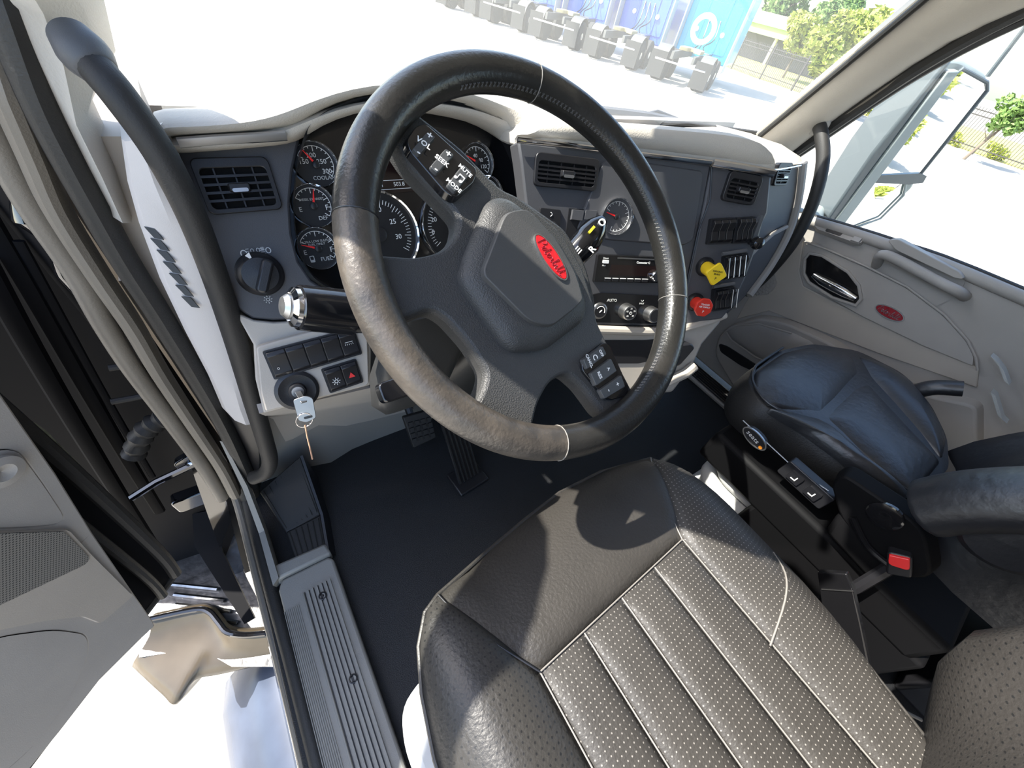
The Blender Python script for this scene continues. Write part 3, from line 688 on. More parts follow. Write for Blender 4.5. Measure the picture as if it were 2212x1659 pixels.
# right end of the pad over the passenger side
pr = []
for (lo, hi) in (((1683,366),(1672,318)),((1712,358),(1700,330)),((1736,352),(1728,338))):
    l = atx(*lo, 1.28+.0016*(lo[0]-1683)); h = atx(*hi, 1.28+.0016*(lo[0]-1683)); pr.append((l,h))
rowsl = []
for k, (l,h) in enumerate(pr):
    bk = Vector((1.34+.02*k, .80-.05*k, .82)); rowsl.append([l+Vector((0,.03,-.003)), l, h, h.lerp(bk,.4)+Vector((0,0,.01)), bk])
rowsl.append([p+Vector((.05,.03,-.03)) for p in rowsl[-1]])
mb = MB(); mb.loft(rowsl, thick=(0,.005,-.02)); obj('passenger_pad', mb, TANPAD, db, smooth=60)
q0 = lip[-1][1]; q1 = pr[0][1]; mb = MB()
mb.loft([[q0+Vector((.0,.05,-.012)), Vector((q0.x+.08,.72,.81)), Vector((q0.x+.06,.95,.755))],[q1+Vector((0,.03,-.006)), Vector((1.33,.70,.825)), Vector((1.34,.80,.815))]], thick=(0,.005,-.02)); obj('passenger_top', mb, TANPAD, db)
obj('left_end', MB().box(WX,-.125,-.05,.66,.90,.50,.835), TAN, db)
obj('passenger_body', MB().box(WX,.98,1.40,.60,.90,.35,.78), DASHL, db)

# ---- faces
# cluster opening outline (recess) in LP
clu = [(652,300),(668,275),(700,250),(760,226),(850,212),(945,228),(1022,243),(1070,270),(1100,300),(1125,360),(1140,440),(1140,540),(1100,600),(980,640),(820,650),(735,640),(672,600),(645,560),(632,500),(628,440),(634,370)]
cl = round_poly(U(LP, clu), .01, 2)
CLW = -.018
cp_ = obj('cluster_face', MB().prism(LP, inset_poly(ccw(cl), -.006), CLW-.02, CLW), GLOSS, db, label='black instrument panel face')
# collar: from the opening to the lip
oc = ccw(cl); ic = inset_poly(oc, .004)
mb = MB(); mb.loft([[LP(u,v,.030) for u,v in oc+oc[:1]],[LP(u,v,.0) for u,v in ic+ic[:1]],[LP(u,v,CLW) for u,v in ic+ic[:1]]]); obj('cluster_collar', mb, BLACK, db)
# left charcoal face
lf = [(330,312),(400,306),(480,301),(560,296),(640,288),(648,300),(632,370),(626,440),(630,505),(645,565),(672,605),(735,645),(790,655),(790,690),(735,686),(590,692),(545,688),(510,665),(490,620),(440,480)]
obj('left_face', MB().prism(LP, U(LP,lf), -.05, .0), DASH, db, bev=.004)
obj('cluster_backing', MB().prism(LP, U(LP,[(640,260),(760,200),(900,190),(1060,240),(1150,330),(1170,560),(1100,640),(900,690),(780,690),(640,600)]), -.07, CLW-.012), DASH, db)
# dark lower bezel between the cluster and the column
obj('column_bezel', MB().prism(LP, U(LP,[(735,645),(820,655),(980,645),(1110,600),(1150,640),(1100,760),(800,740),(790,690)]), -.05, .004), BLACK, db, bev=.006)
# left chrome strip
st_ = [LP(*LP.uv(a,b,.032),.032) for a,b in ((385,309),(470,302),(560,297),(618,293))]
obj('silver_strip', MB().tube(st_, .006, 8, up=(0,0,1), flat=.5), SATIN, db, label='brushed silver trim strip')
# centre face, with a screw boss ridge on the left edge
cf = [(1118,304),(1230,318),(1330,330),(1440,343),(1537,355),(1508,500),(1478,640),(1462,705),(1270,704),(1240,690),(1150,640),(1140,480),(1125,350)]
obj('centre_face', MB().prism(CP, U(CP,cf), -.05, .0), DASH, db, bev=.004)
pn = round_poly(U(CP,[(1300,345),(1395,350),(1520,368),(1497,520),(1475,532),(1310,520),(1240,500)]), .012)
obj('blank_panel', MB().prism(CP, pn, -.002, .004, .003), DASH, db, bev=.001, label='plain raised centre panel')
cs = [CP(*CP.uv(a,b,.007),.007) for a,b in ((1118,303),(1230,315),(1330,328),(1440,341),(1537,352))]
obj('silver_strip', MB().tube(cs, .0045, 8, up=(0,0,1), flat=.5), CHROME, db)
# right face turned to the driver
rf = [(1537,355),(1610,366),(1668,378),(1660,460),(1650,478),(1632,545),(1612,600),(1588,655),(1560,690),(1468,706),(1478,640),(1508,500)]
obj('right_face', MB().prism(RP, U(RP,rf), -.06, .0), DASH, db, bev=.005)
rs = [RP(*RP.uv(a,b,.009),.009) for a,b in ((1540,353),(1610,364),(1672,376))]
obj('silver_strip', MB().tube(rs, .0075, 8, up=(0,0,1), flat=.5), CHROME, db)
fr_ = obj('frame_seam', MB().tube([CP(*CP.uv(a,b,.002),.002) for a,b in ((1537,356),(1534,430),(1508,500),(1478,640),(1464,700))], .0016, 8), BLACK, db)
# passenger face beyond, set back
PP = Fr(atx(1690,420,1.30), (math.cos(-.12),math.sin(-.12),0), (0,.35,.94), Vector((math.cos(-.12),math.sin(-.12),0)).cross(Vector((0,.35,.94))))
pf = [(1655,366),(1735,352),(1722,430),(1700,500),(1660,570),(1610,640),(1560,690),(1600,560)]
obj('passenger_face', MB().prism(PP, U(PP,pf), -.08, .0), DASHL, db, bev=.01)
pe = [PP(*PP.uv(a,b,.004),.004) for a,b in ((1736,350),(1724,430),(1702,500),(1662,572),(1612,640))]
obj('end_rail', MB().tube(spline(pe,4), .012, 10), TAUPE, db)
obj('passenger_strip', MB().tube([PP(*PP.uv(a,b,.006),.006) for a,b in ((1665,372),(1700,364),(1733,355))], .004, 8), CHROME, db)
obj('glovebox_band', MB().tube([PP(*PP.uv(a,b,.006),.006) for a,b in ((1612,560),(1640,530),(1668,505),(1698,488))], .006, 8), TAUPE, db)
# ---- tan lower dash
lt = [(500,660),(520,680),(548,692),(590,697),(735,690),(795,692),(802,760),(800,832),(570,893),(552,820),(548,745)]
obj('lower_left_panel', MB().prism(LP, U(LP,lt,.004), -.04, .004), TAN, db, bev=.006)
sp_ = U(LP,[(550,748),(640,722),(775,690),(796,700),(800,828),(792,836),(572,893),(560,850)], .016)
obj('switch_panel', MB().prism(LP, round_poly(sp_,.006), -.02, .016, .002), TAN, db, bev=.002)
obj('knee_panel', MB().loft([[LP(*LP.uv(a,b,-.01),-.01) for a,b in ((560,893),(800,838))],[aty(590,905,.66),aty(860,860,.66)],[aty(620,960,.70),aty(900,890,.70)]], thick=(0,.02,0)), TAUPE, db)
# tan lower centre with cubby
lc = [(1270,706),(1465,708),(1565,684),(1558,700),(1520,745),(1500,790),(1455,850),(1330,860),(1240,850),(1230,720)]
obj('lower_centre_panel', MB().prism(CP, U(CP,lc,.0), -.06, -.002), TAN, db, bev=.008)
obj('tan_ledge', MB().tube([CP(*CP.uv(a,b,.006),.006) for a,b in ((1275,712),(1400,716),(1470,712),(1530,695),(1565,680))], .009, 10), TAN, db)
obj('cubby', MB().prism(CP, round_poly(U(CP,[(1285,735),(1395,735),(1460,728),(1440,770),(1380,785),(1285,785)]),.006), -.004, .0006), BLACK, db)
tr = obj('ash_tray', MB().prism(CP, round_poly(U(CP,[(1430,752),(1495,742),(1502,752),(1470,790),(1425,800)],.02),.006), -.004, .02), BLACK, db, bev=.003)
obj('lower_tray_lip', MB().tube([CP(*CP.uv(a,b,.01),.01) for a,b in ((1390,835),(1440,826),(1480,806),(1500,790))], .012, 10), TAN, db)
obj('console_side', MB().loft([[RP(*RP.uv(a,b,.0)) for a,b in ((1468,708),(1562,688))],[RP(*RP.uv(a,b,.0),-.05) for a,b in ((1470,760),(1540,720))],[RP(*RP.uv(a,b,.0),-.10) for a,b in ((1450,850),(1500,795))]], thick=(0,.03,0)), TAN, db)

# ---- air vents
def vent(fr, corners, w, nh, nv, chrome=True, name='air_vent', label=None):
    q = U(fr, corners, w); c = Vector((sum(p[0] for p in q)/4, sum(p[1] for p in q)/4))
    u0 = (q[0][0]+q[3][0])/2; u1 = (q[1][0]+q[2][0])/2; v1 = (q[0][1]+q[1][1])/2; v0 = (q[2][1]+q[3][1])/2
    f = fr.sub(0,0,w)
    o = obj(name, MB().ring(f, rounded(u0,u1,v0,v1,.008), rounded(u0+.006,u1-.006,v0+.006,v1-.012,.006), -.01, .005), BLACK, db, bev=.0012, label=label)
    obj('vent_well', MB().prism(f, rounded(u0+.004,u1-.004,v0+.004,v1-.010,.006), -.03, .0004), DEEP, o)
    H = (v1-.012)-(v0+.006)
    for i in range(1,nh+1):
        v = v0+.006+H*i/(nh+1); obj('slat', MB().box(f, u0+.005,u1-.005,v-.0015,v+.0015,.0,.0055), SWITCH, o, smooth=0)
    for i in range(1,nv+1):
        u = u0+(u1-u0)*i/(nv+1); obj('vane', MB().box(f, u-.0009,u+.0009,v0+.006,v1-.012,.0004,.0036), BLACK, o, smooth=0)
    cu, cv = (u0+u1)/2, (v0+v1)/2-.004
    obj('vent_tab', MB().prism(f, rounded(cu-.013,cu+.013,cv-.005,cv+.007,.003), .003, .013, .002), BLACK, o, bev=.001)
    obj('tab_inlay', MB().prism(f, rounded(cu-.009,cu+.009,cv-.005,cv-.0005,.002), .012, .0142), SATIN, o)
    return o
vent(LP, [(410,342),(582,339),(606,452),(450,466)], .002, 4, 3, label='driver outer air vent')
vent(CP, [(1155,328),(1287,343),(1293,412),(1152,404)], .002, 4, 4, label='centre air vent')
vent(RP, [(1567,372),(1642,375),(1634,440),(1562,440)], .004, 4, 2, label='small air vent on the right face')
vent(PP, [(1676,356),(1710,350),(1700,400),(1672,404)], .003, 5, 1, label='passenger outer air vent')

# ---- gauges
def ticks(f, r0, r1, a0, a1, n, m, parent, wd=.0009, big=0):
    mb = MB()
    for i in range(n):
        a = math.radians(a0+(a1-a0)*i/(n-1)); c, s = math.cos(a), math.sin(a); q = r0 if not big or i % big else r0-.004
        p, t = Vector((c,s)), Vector((-s,c))*wd/2
        mb.add([f(*(p*q-t),.0012),f(*(p*r1-t),.0012),f(*(p*r1+t),.0012),f(*(p*q+t),.0012),f(*(p*q-t),.0006),f(*(p*r1-t),.0006),f(*(p*r1+t),.0006),f(*(p*q+t),.0006)],
               [(0,1,2,3),(7,6,5,4),(0,4,5,1),(1,5,6,2),(2,6,7,3),(3,7,4,0)])
    obj('scale_marks', mb, m, parent, smooth=0)
def gauge(fr, px, py, w, r, needle=None, a0=150, a1=-30, n=13, big=4, nums=(), words=(), arc=True, label=None):
    u, v = fr.uv(px,py,w); f = fr.sub(u,v,w)
    g = obj('gauge', MB().lathe(f,[(r*.97,-.006),(r*.97,.0)],36), DIAL, db, label=label)
    obj('bezel_ring', MB().lathe(f,[(r*.93,.0),(r*.95,.006),(r*.985,.008),(r,.006),(r*1.0,-.004)],40,False), CHROME, g)
    ticks(f, r*.70, r*.80, a0, a1, n, WHITE, g, big=big)
    if arc: obj('scale_arc', MB().torus(f.sub(0,0,.0009), r*.80, .00045, 24, 4, math.radians(a1), math.radians(a0)), WHITE, g)
    obj('needle_hub', MB().lathe(f,[(r*.17,.0),(r*.17,.004),(r*.12,.005),(0,.005)],18,False), BLACK, g)
    if needle is not None:
        a = math.radians(needle); d = Vector((math.cos(a),math.sin(a))); t = Vector((-d.y,d.x))
        obj('needle', MB().prism(f,[tuple(d*r*.12+t*r*.05),tuple(d*r*.12-t*r*.05),tuple(d*r*.74-t*r*.012),tuple(d*r*.74+t*r*.012)],.0028,.0038), NEEDLE, g, smooth=0)
    for s, du, dv, sz in nums: text('numeral', s, f, du*r, dv*r, sz*r, WHITE, g)
    for s, du, dv, sz in words: text('lettering', s, f, du*r, dv*r, sz*r, ICON, g)
    return g, f
SR = .0300
g,f = gauge(LP,682,356,CLW+.004,SR,125,150,-40,13,4,(('150',-.50,.14,.30),('200',-.10,.40,.30),('250',.30,.12,.30),('300',.44,-.30,.30)),(('COOLANT',.30,-.58,.24),),label='coolant temperature gauge')
g,f = gauge(LP,677,445,CLW+.004,SR,75,150,-40,13,4,(('F',.60,-.12,.34),('E',-.62,-.12,.3)),(('DEF',.30,-.58,.26),('DIESEL EXHAUST',0,.30,.15)),label='exhaust fluid gauge')
g,f = gauge(LP,687,537,CLW+.004,SR*1.03,160,150,-40,13,4,(('F',.60,-.12,.34),('E',-.62,-.12,.3)),(('FUEL',.26,-.52,.26),('ULTRA LOW SULFUR',0,.34,.15),('FUEL ONLY',0,.20,.15)),label='fuel gauge')
pm = f.sub(-.012,-.014,0); obj('pump_icon', MB().ring(pm, rounded(-.0035,.003,-.0045,.005,.0008,1), rounded(-.0025,.002,-.001,.004,.0008,1), .0006,.0012), ICON, g, smooth=0)
tu, tv = LP.uv(820,507,CLW+.004); tr_, _ = LP.uv(903,502,CLW+.004); BR = tr_-tu
g,f = gauge(LP,820,507,CLW+.004,BR,None,215,-35,46,5,(('20',.10,.56,.17),('25',.40,.26,.17),('30',.46,-.10,.17),('10',-.5,.3,.17),('15',-.28,.52,.17)),(),False,'large engine speed dial')
su = tu+2.1*BR; c_ = LP(su,tv,CLW+.004)
def pxof(p):
    d = p-CAM; x, y, z = d.dot(w_dir(Vector((1,0,0)))), d.dot(w_dir(Vector((0,1,0)))), d.dot(w_dir(Vector((0,0,1)))); return (CXP+FPX*x/z, CYP+FPX*y/z)
q = pxof(c_)
gauge(LP,q[0],q[1],CLW+.004,BR,None,215,-35,46,5,(('0',-.68,-.10,.17),('20',-.6,.2,.17),('40',-.1,.56,.17),('60',.4,.4,.17)),(),False,'large speed dial')
gauge(LP,1030,352,CLW+.004,SR*1.05,150,150,-40,13,4,(('40',-.05,.35,.28),('80',.28,.12,.28),('120',.4,-.2,.28)),(),label='oil pressure gauge')
gauge(LP,1052,420,CLW+.004,SR*1.05,130,150,-40,13,4,(('10',-.05,.35,.28),('14',.3,.12,.28)),(),label='voltmeter')
# driver display between the dials
du, dv = LP.uv(862,398,CLW+.003)
ds = obj('driver_display', MB().prism(LP, rounded(du-.055,du+.07,dv-.012,dv+.032,.003), CLW, CLW+.003), SCREEN, db, label='small trip display')
obj('display_line', MB().box(LP, du-.053,du+.05,dv+.006,dv+.0068,CLW+.003,CLW+.0034), WHITE, ds, smooth=0)
obj('display_line', MB().box(LP, du-.053,du+.05,dv-.0068,dv-.006,CLW+.003,CLW+.0034), WHITE, ds, smooth=0)
text('numeral', '503.8', LP, du, dv, .0085, WHITE, ds, w=CLW+.0033); text('numeral', '11', LP, du-.030, dv, .0085, WHITE, ds, w=CLW+.0033)
# air gauge in the centre stack
gauge(CP,1331,468,.003,.031,165,150,-110,17,4,(('10',-.05,.45,.26),('15',.42,.22,.24),('20',.42,-.2,.24),('5',-.45,.2,.24)),(),label='round air pressure gauge')

# ---- light knob and its icons
u, v = LP.uv(562,592,.004); f = LP.sub(u,v,0)
kn = obj('light_knob', MB().lathe(f,[(.030,.0),(.030,.004),(.027,.008),(.026,.014),(.022,.019),(.0,.021)],40,False), BLACK, db, label='round black headlight knob')
obj('knob_grip', MB().prism(f.sub(.004,-.003,0,math.radians(-28)), round_poly([(-.008,-.024),(.008,-.024),(.008,.024),(-.008,.024)],.007), .02, .033, .002), BLACK, kn, bev=.002)
obj('knob_pointer', MB().prism(f, [(-.010,.026),(-.004,.030),(-.003,.019)], .010, .018), WHITE, kn)
def icon_ring(f, u, v, r, m, p, ry=None): obj('icon', MB().ring(f, circle(u,v,r,18,ry), circle(u,v,r*.68,18,(ry or r)*.74), .0002, .0008), m, p, smooth=0)
u1, v1 = LP.uv(527,548); icon_ring(LP, u1, v1, .0042, ICON, db, .005)
def bars(f, u, v, n, dx, dy, ln, th, ang, m, p):
    mb = MB()
    for i in range(n): mb.box(f.sub(u+dx*i, v+dy*i, 0, ang), -ln/2, ln/2, -th/2, th/2, .0002, .0008)
    obj('icon', mb, m, p, smooth=0)
u1, v1 = LP.uv(551,541); icon_ring(LP,u1-.0035,v1,.0022,ICON,db,.003); icon_ring(LP,u1+.0035,v1,.0022,ICON,db,.003); bars(LP,u1-.009,v1-.003,3,0,.003,.004,.0007,0,ICON,db); bars(LP,u1+.009,v1-.003,3,0,.003,.004,.0007,0,ICON,db)
u1, v1 = LP.uv(576,541); icon_ring(LP,u1+.002,v1,.0035,ICON,db,.004); bars(LP,u1-.005,v1-.0035,4,0,.0023,.006,.0008,0,ICON,db)
u1, v1 = LP.uv(579,647); icon_ring(LP,u1,v1,.0024,ICON,db)
mb = MB()
for i in range(8): mb.box(LP.sub(u1,v1,0,math.pi/4*i), .0036,.0056,-.0004,.0004,.0002,.0008)
obj('icon', mb, ICON, db, smooth=0)

# ---- rocker switches
def rocker(f, u0, u1, v0, v1, name='rocker_switch', h=.007, mark=None, m=SWITCH):
    P = []; prof = [(v0,.002),(v0+(v1-v0)*.12,h*.75),(v0+(v1-v0)*.5,h*.55),(v0+(v1-v0)*.86,h*1.25),(v1,h*.9),(v1,.0),(v0,.0)]
    mb = MB(); n = len(prof)
    P = [f(u0,a,b) for a,b in prof]+[f(u1,a,b) for a,b in prof]
    mb.add(P, [tuple(range(n-1,-1,-1)), tuple(range(n,2*n))]+[(i,(i+1)%n,n+(i+1)%n,n+i) for i in range(n)])
    return obj(name, mb, m, db, bev=.0012)
def switch_row(fr, A, B, Hpx, w, n, gap=.0008, frame=True, hh=.007):
    """Row between top-left pixel A and top-right pixel B, bottom-left pixel Hpx."""
    a, b, c = Vector(fr.uv(*A,w)), Vector(fr.uv(*B,w)), Vector(fr.uv(*Hpx,w))
    ang = math.atan2((b-a).y,(b-a).x); L = (b-a).length; ht = abs((c-a).dot(Vector((math.sin(ang),-math.cos(ang)))))
    f = fr.sub(a.x,a.y,w,ang)
    if frame: obj('switch_bank', MB().prism(f, rounded(-.003,L+.003,-ht-.003,.003,.003), -.01, .0015, .0005), BLACK, db)
    out = []; wd = L/n
    for i in range(n): out.append((rocker(f, i*wd+gap/2, (i+1)*wd-gap/2, -ht, 0, h=hh), i*wd+wd/2, wd, ht))
    return f, out
f, R_ = switch_row(LP,(572,762),(762,712),(598,815),.018,5)
o,cu,wd,ht = R_[0]; bars(f,cu,-ht*.62,3,.0022,.0015,.006,.0008,0,ICON,o); icon_ring(f.sub(0,0,.0055),cu-.004,-ht*.66,.0016,ICON,o)
o,cu,wd,ht = R_[4]; ff = f.sub(cu,-ht*.45,.0045); mb = MB().box(ff,-.006,.006,.0012,.002,0,.0008)
for i in range(5): mb.box(ff.sub(-.005+.0025*i,-.001,0,math.radians(-130+20*i)),.0,.0022,-.0003,.0003,0,.0008)
obj('icon', mb, ICON, o, smooth=0)
f, R_ = switch_row(LP,(698,800),(766,779),(707,848),.018,2)
o,cu,wd,ht = R_[0]; ff = f.sub(cu,-ht*.6,.0048); obj('icon', MB().ring(ff,circle(0,0,.0032,14),circle(0,0,.002,14),0,.0008), ICON, o, smooth=0)
mb = MB()
for i in range(8): mb.box(ff.sub(0,0,0,math.pi/4*i),.0042,.0062,-.0004,.0004,0,.0008)
obj('icon', mb, ICON, o, smooth=0)
o,cu,wd,ht = R_[1]; obj('hazard_icon', MB().prism(f.sub(cu,-ht*.55,.0048), [(-.005,-.0035),(.005,-.0035),(0,.005)], 0, .0008), ICONR, o, smooth=0, label='red hazard triangle')
f, R_ = switch_row(RP,(1537,476),(1585,473),(1518,526),.006,3,.0014,True,.011)
for k in (0,1):
    o,cu,wd,ht = R_[k]; icon_ring(f.sub(0,0,.005),cu,-ht*.4,.0032,ICON,o,.004); bars(f.sub(0,0,.0045),cu,-ht*.58,2,.0,.002,.004,.0006,0,ICON,o)
f, R_ = switch_row(RP,(1593,473),(1628,471),(1570,524),.006,3,.0014,True,.011)
o,cu,wd,ht = R_[2]; bars(f.sub(0,0,.005),cu,-ht*.5,3,0,.0022,.005,.0008,0,ICON,o)
u, v = RP.uv(1634,495,.004); obj('tall_switch', MB().prism(RP, rounded(u-.005,u+.005,v-.026,v+.026,.002), .0, .008, .0015), DASHL, db)
f, R_ = switch_row(RP,(1566,557),(1612,549),(1556,604),.008,4,.0014,True,.011)
for o,cu,wd,ht in R_:
    obj('wire_guard', MB().tube([f(cu-wd*.5,.001,.004),f(cu-wd*.5,.001,.017),f(cu-wd*.5,-ht*.9,.017),f(cu-wd*.5,-ht-.002,.004)], .0008, 6), SATIN, db)
f, R_ = switch_row(RP,(1544,628),(1585,622),(1540,670),.008,4,.0014,True,.011)
for o,cu,wd,ht in R_[2:]:
    obj('wire_guard', MB().tube([f(cu+wd*.4,.001,.004),f(cu+wd*.4,.001,.017),f(cu+wd*.4,-ht*.9,.017),f(cu+wd*.4,-ht-.002,.004)], .0008, 6), SATIN, db)
for A, B in (((1560,549),(1612,541)),((1540,620),(1586,612))):
    obj('guard_brow', MB().tube([RP(*RP.uv(*A,.012),.012),RP(*RP.uv(*B,.012),.012)], .004, 8), DASHL, db)
u, v = RP.uv(1634,525,.02); obj('round_knob', MB().lathe(RP.sub(u,v,.0),[(.005,0),(.005,.012),(.0105,.016),(.0125,.022),(.0105,.029),(.005,.032),(0,.032)],20,False), GLOSS, db, label='small glossy black ball knob')
# small dark controls left of the wheel stalk: two blank switches and a pull
obj('blank_switch', MB().prism(CP, round_poly(U(CP,[(1166,447),(1213,452),(1210,505),(1162,505)],.003),.004), -.004, .004, .0015), BLACK, db)
u, v = CP.uv(1189,463,.004); obj('icon', MB().torus(CP.sub(u,v,.0045), .003, .0006, 16, 4, -1.6, 1.6), ICON, db)
obj('brake_lever_knob', MB().lathe(CP.sub(*CP.uv(1190,492,.004),.003),[(.011,0),(.011,.006),(.008,.010),(0,.011)],20,False), BLACK, db)
bk = obj('blank_bank', MB().prism(CP, U(CP,[(1230,450),(1300,455),(1290,520),(1222,512)],.003), -.006, .002), BLACK, db)
for k in range(2):
    q = U(CP,[(1237+28*k,452),(1263+28*k,454),(1258+28*k,478),(1233+28*k,475)],.006); obj('blank_rocker', MB().prism(CP,q,.001,.007,.001), DASH, db)

# ---- climate panel
cq = U(CP,[(1278,636),(1296,632),(1470,640),(1460,702),(1275,697)], .003)
cpn = obj('climate_panel', MB().prism(CP, round_poly(cq,.006), -.004, .003, .001), GLOSS, db, label='glossy black climate control panel')
def knob(px, py, r, h, face=True):
    u, v = CP.uv(px,py,.006); f = CP.sub(u,v,.003)
    k = obj('climate_knob', MB().lathe(f,[(r*1.08,0),(r*1.05,h*.3),(r,h*.9),(r*.95,h)],36), SATIN, db)
    obj('knob_face', MB().lathe(f,[(r*.80,h-.002),(r*.80,h+.0008),(0,h+.0008)],30,False), BLACK, k)
    return k, f
k, f = knob(1296,672,.0155,.004); obj('icon', MB().torus(f.sub(0,0,.0052), .0095, .0009, 20, 5, -.3, 2.6), WHITE, k); bars(f.sub(0,0,.0048),0,-.001,2,.001,.002,.005,.0014,.6,WHITE,k)
k, f = knob(1352,672,.0150,.020)
for i, s in enumerate(('60','65','72','78','84')):
    a = math.radians(225-67*i); text('numeral', s, f, .0085*math.cos(a), .0085*math.sin(a), .0045, WHITE, k, w=.0212)
obj('icon', MB().lathe(f,[(.003,.0208),(.003,.0214),(.0018,.0214)],12,False), WHITE, k)
k, f = knob(1405,678,.0150,.020)
u, v = CP.uv(1322,649,.003); text('lettering', 'AUTO', CP, u, v, .0080, ICON, cpn, w=.0034)
u, v = CP.uv(1386,656,.003); text('lettering', 'MAX', CP, u, v, .0050, ICON, cpn, w=.0034)
obj('icon', MB().torus(CP.sub(u,v+.008,.0036), .003, .0005, 14, 4, 3.3, 6.1), ICON, cpn)
# ---- push-pull air valves
def valve(px0, py0, px1, py1, m, sides, lines, label, name):
    a = RP(*RP.uv(px0,py0,.0),.0); u1, v1 = RP.uv(px1,py1,.055)
    b = RP(u1, v1, .055); d = (b-a).normalized()
    ez = RP.ez; f = Fr(b, RP.ex, RP.ey, RP.ez)
    k = obj(name, MB().tube([a, a.lerp(b,.55), b], [.0125,.0125,.009], 18), m, db, label=label)
    obj('valve_collar', MB().lathe(Fr(a,RP.ex,RP.ey,RP.ez),[(.019,-.002),(.019,.004),(.015,.010)],22), BLACK, k)
    r = .0235 if sides == 4 else .0195; pl = [(r*math.cos(2*math.pi*(i+(.0 if sides==4 else .5))/sides), r*math.sin(2*math.pi*(i+(.0 if sides==4 else .5))/sides)) for i in range(sides)]
    obj('knob_plate', MB().prism(f, round_poly(pl,.006 if sides==4 else .002), -.001, .004, .001), m, k, bev=.0008)
    for i, (s, dv, sz) in enumerate(lines): text('lettering', s, f, 0, dv, sz, BLACK if m is YEL else WHITE, k, w=.0044)
    return k
valve(1522,576,1546,592,YEL,4,(('PARKING',.005,.0048),('BRAKE',.0,.0045),('P',-.008,.007)),'yellow diamond parking brake knob','parking_brake_knob')
valve(1500,652,1519,664,REDP,8,(('TRAILER',.006,.0050),('AIR SUPPLY',.001,.0046),('P',-.008,.007)),'red octagonal trailer air supply knob','trailer_air_knob')
# ---- radio (a unit of its own in the dash)
rq = U(CP,[(1297,547),(1484,562),(1470,618),(1272,609)], .002)
u0 = (rq[0][0]+rq[3][0])/2; u1 = u0+.186; v1 = rq[0][1]-.001; v0 = rq[3][1]
RF = CP.sub(0,0,.001)
rd = thing('radio', 'black single-height car radio in the centre stack behind the wheel rim', 'radio', RF((u0+u1)/2, v0, 0))
obj('face_plate', MB().prism(RF, rounded(u0,u1,v0,v1,.003), -.0008, .006, .0015), GLOSS, rd)
obj('display', MB().prism(RF, rounded(u0+.030,u1-.016,v0+.014,v1-.018,.002), .003, .0066), SCREEN, rd)
obj('disc_slot', MB().prism(RF, rounded(u0+.042,u1-.030,v1-.007,v1-.0045,.001), .003, .0068), STEEL, rd)
text('lettering', 'Connector C', RF, u0+.100, v1-.0125, .0055, WHITE, rd, w=.0064, bold=.0002)
bt = obj('source_button', MB().prism(RF, rounded(u0+.012,u0+.024,v1-.016,v1-.010,.001), .004, .0085), WHITE, rd)
text('lettering', 'Direct', RF, u0+.018, v1-.007, .0042, WHITE, rd, w=.0064); text('lettering', 'Aux', RF, u0+.016, v1-.020, .0045, WHITE, rd, w=.0064)
b0 = None
for i in range(6):
    b = obj('preset_button', MB().prism(RF, rounded(u0+.022+.0165*i, u0+.034+.0165*i, v0+.003, v0+.009, .001), .004, .008), BLACK, rd)
    obj('button_edge', MB().box(RF, u0+.022+.0165*i, u0+.034+.0165*i, v0+.0082, v0+.0092, .006, .0086), WHITE, b, smooth=0)
vk = obj('volume_knob', MB().lathe(RF.sub(u0+.130,v0+.016,0),[(.011,.004),(.011,.014),(.009,.017),(0,.017)],28,False), CHROME, rd)
obj('eject_button', MB().prism(RF, rounded(u1-.014,u1-.004,v0+.022,v1-.010,.001), .004, .009), STEEL, rd)

# ---- ignition lock, key
IF = LP.sub(*LP.uv(642,843,.016), .016)
obj('ignition_lock', MB().lathe(IF,[(.031,-.004),(.031,.003),(.026,.005),(.018,.003),(.013,.003),(.011,.009),(.006,.009),(.006,.003),(0,.003)],36,False), BLACK, db, label='round black ignition lock surround')
obj('lock_barrel', MB().lathe(IF,[(.0085,.004),(.0085,.011),(.0,.011)],20,False), STEEL, db)
key = thing('ignition_key', 'silver key hanging in the ignition with a wire ring and tag', 'key', IF(0,0,.01))
ka = IF(0,0,.011); kb = LP(*LP.uv(655,866,.05), .05)
KD = (kb-ka).normalized(); kx = Vector((1,0,-.15)); kx = (kx-KD*kx.dot(KD)).normalized(); kn_ = kx.cross(KD)
KF = Fr(ka, kx, KD, kn_); L = (kb-ka).length
obj('key_blade', MB().box(KF,-.004,.004,-.004,L+.004,-.0011,.0011), KEYM, key, bev=.0004)
kc = LP(*LP.uv(659,880,.05),.05); hd = (LP(*LP.uv(664,903,.05),.05)-LP(*LP.uv(648,856,.05),.05)); hx_ = hd.normalized(); hn = Vector((-.15,-.9,.4)); hn = (hn-hx_*hn.dot(hx_)).normalized()
KH = Fr(kc, hn.cross(hx_), -hx_, hn)
hb = obj('key_head', MB().prism(KH, round_poly([(-.014,-.018),(-.004,-.024),(.010,-.020),(.014,.012),(.006,.018),(-.012,.016)],.004), -.0013, .0013), KEYM, key, bev=.0005)
obj('key_hole', MB().prism(KH.sub(0,-.016,0), rounded(-.006,.006,-.002,.002,.0018), -.0016, .0016), BLACK, hb)
rc = LP(*LP.uv(657,908,.05),.05)
KR = Fr(rc, (1,0,.1), (0,.35,.94), (0,-1,.35)); obj('key_ring', MB().torus(KR, .0115, .0009, 28, 6, flat=1.0), CHROME, key)
tg = [LP(*LP.uv(a,b,.05),.05) for a,b in ((659,918),(664,945),(669,965),(675,992))]
obj('wire_tag', MB().tube(tg, .0012, 6), mat('copper_wire', (.55,.30,.18), .5), key)

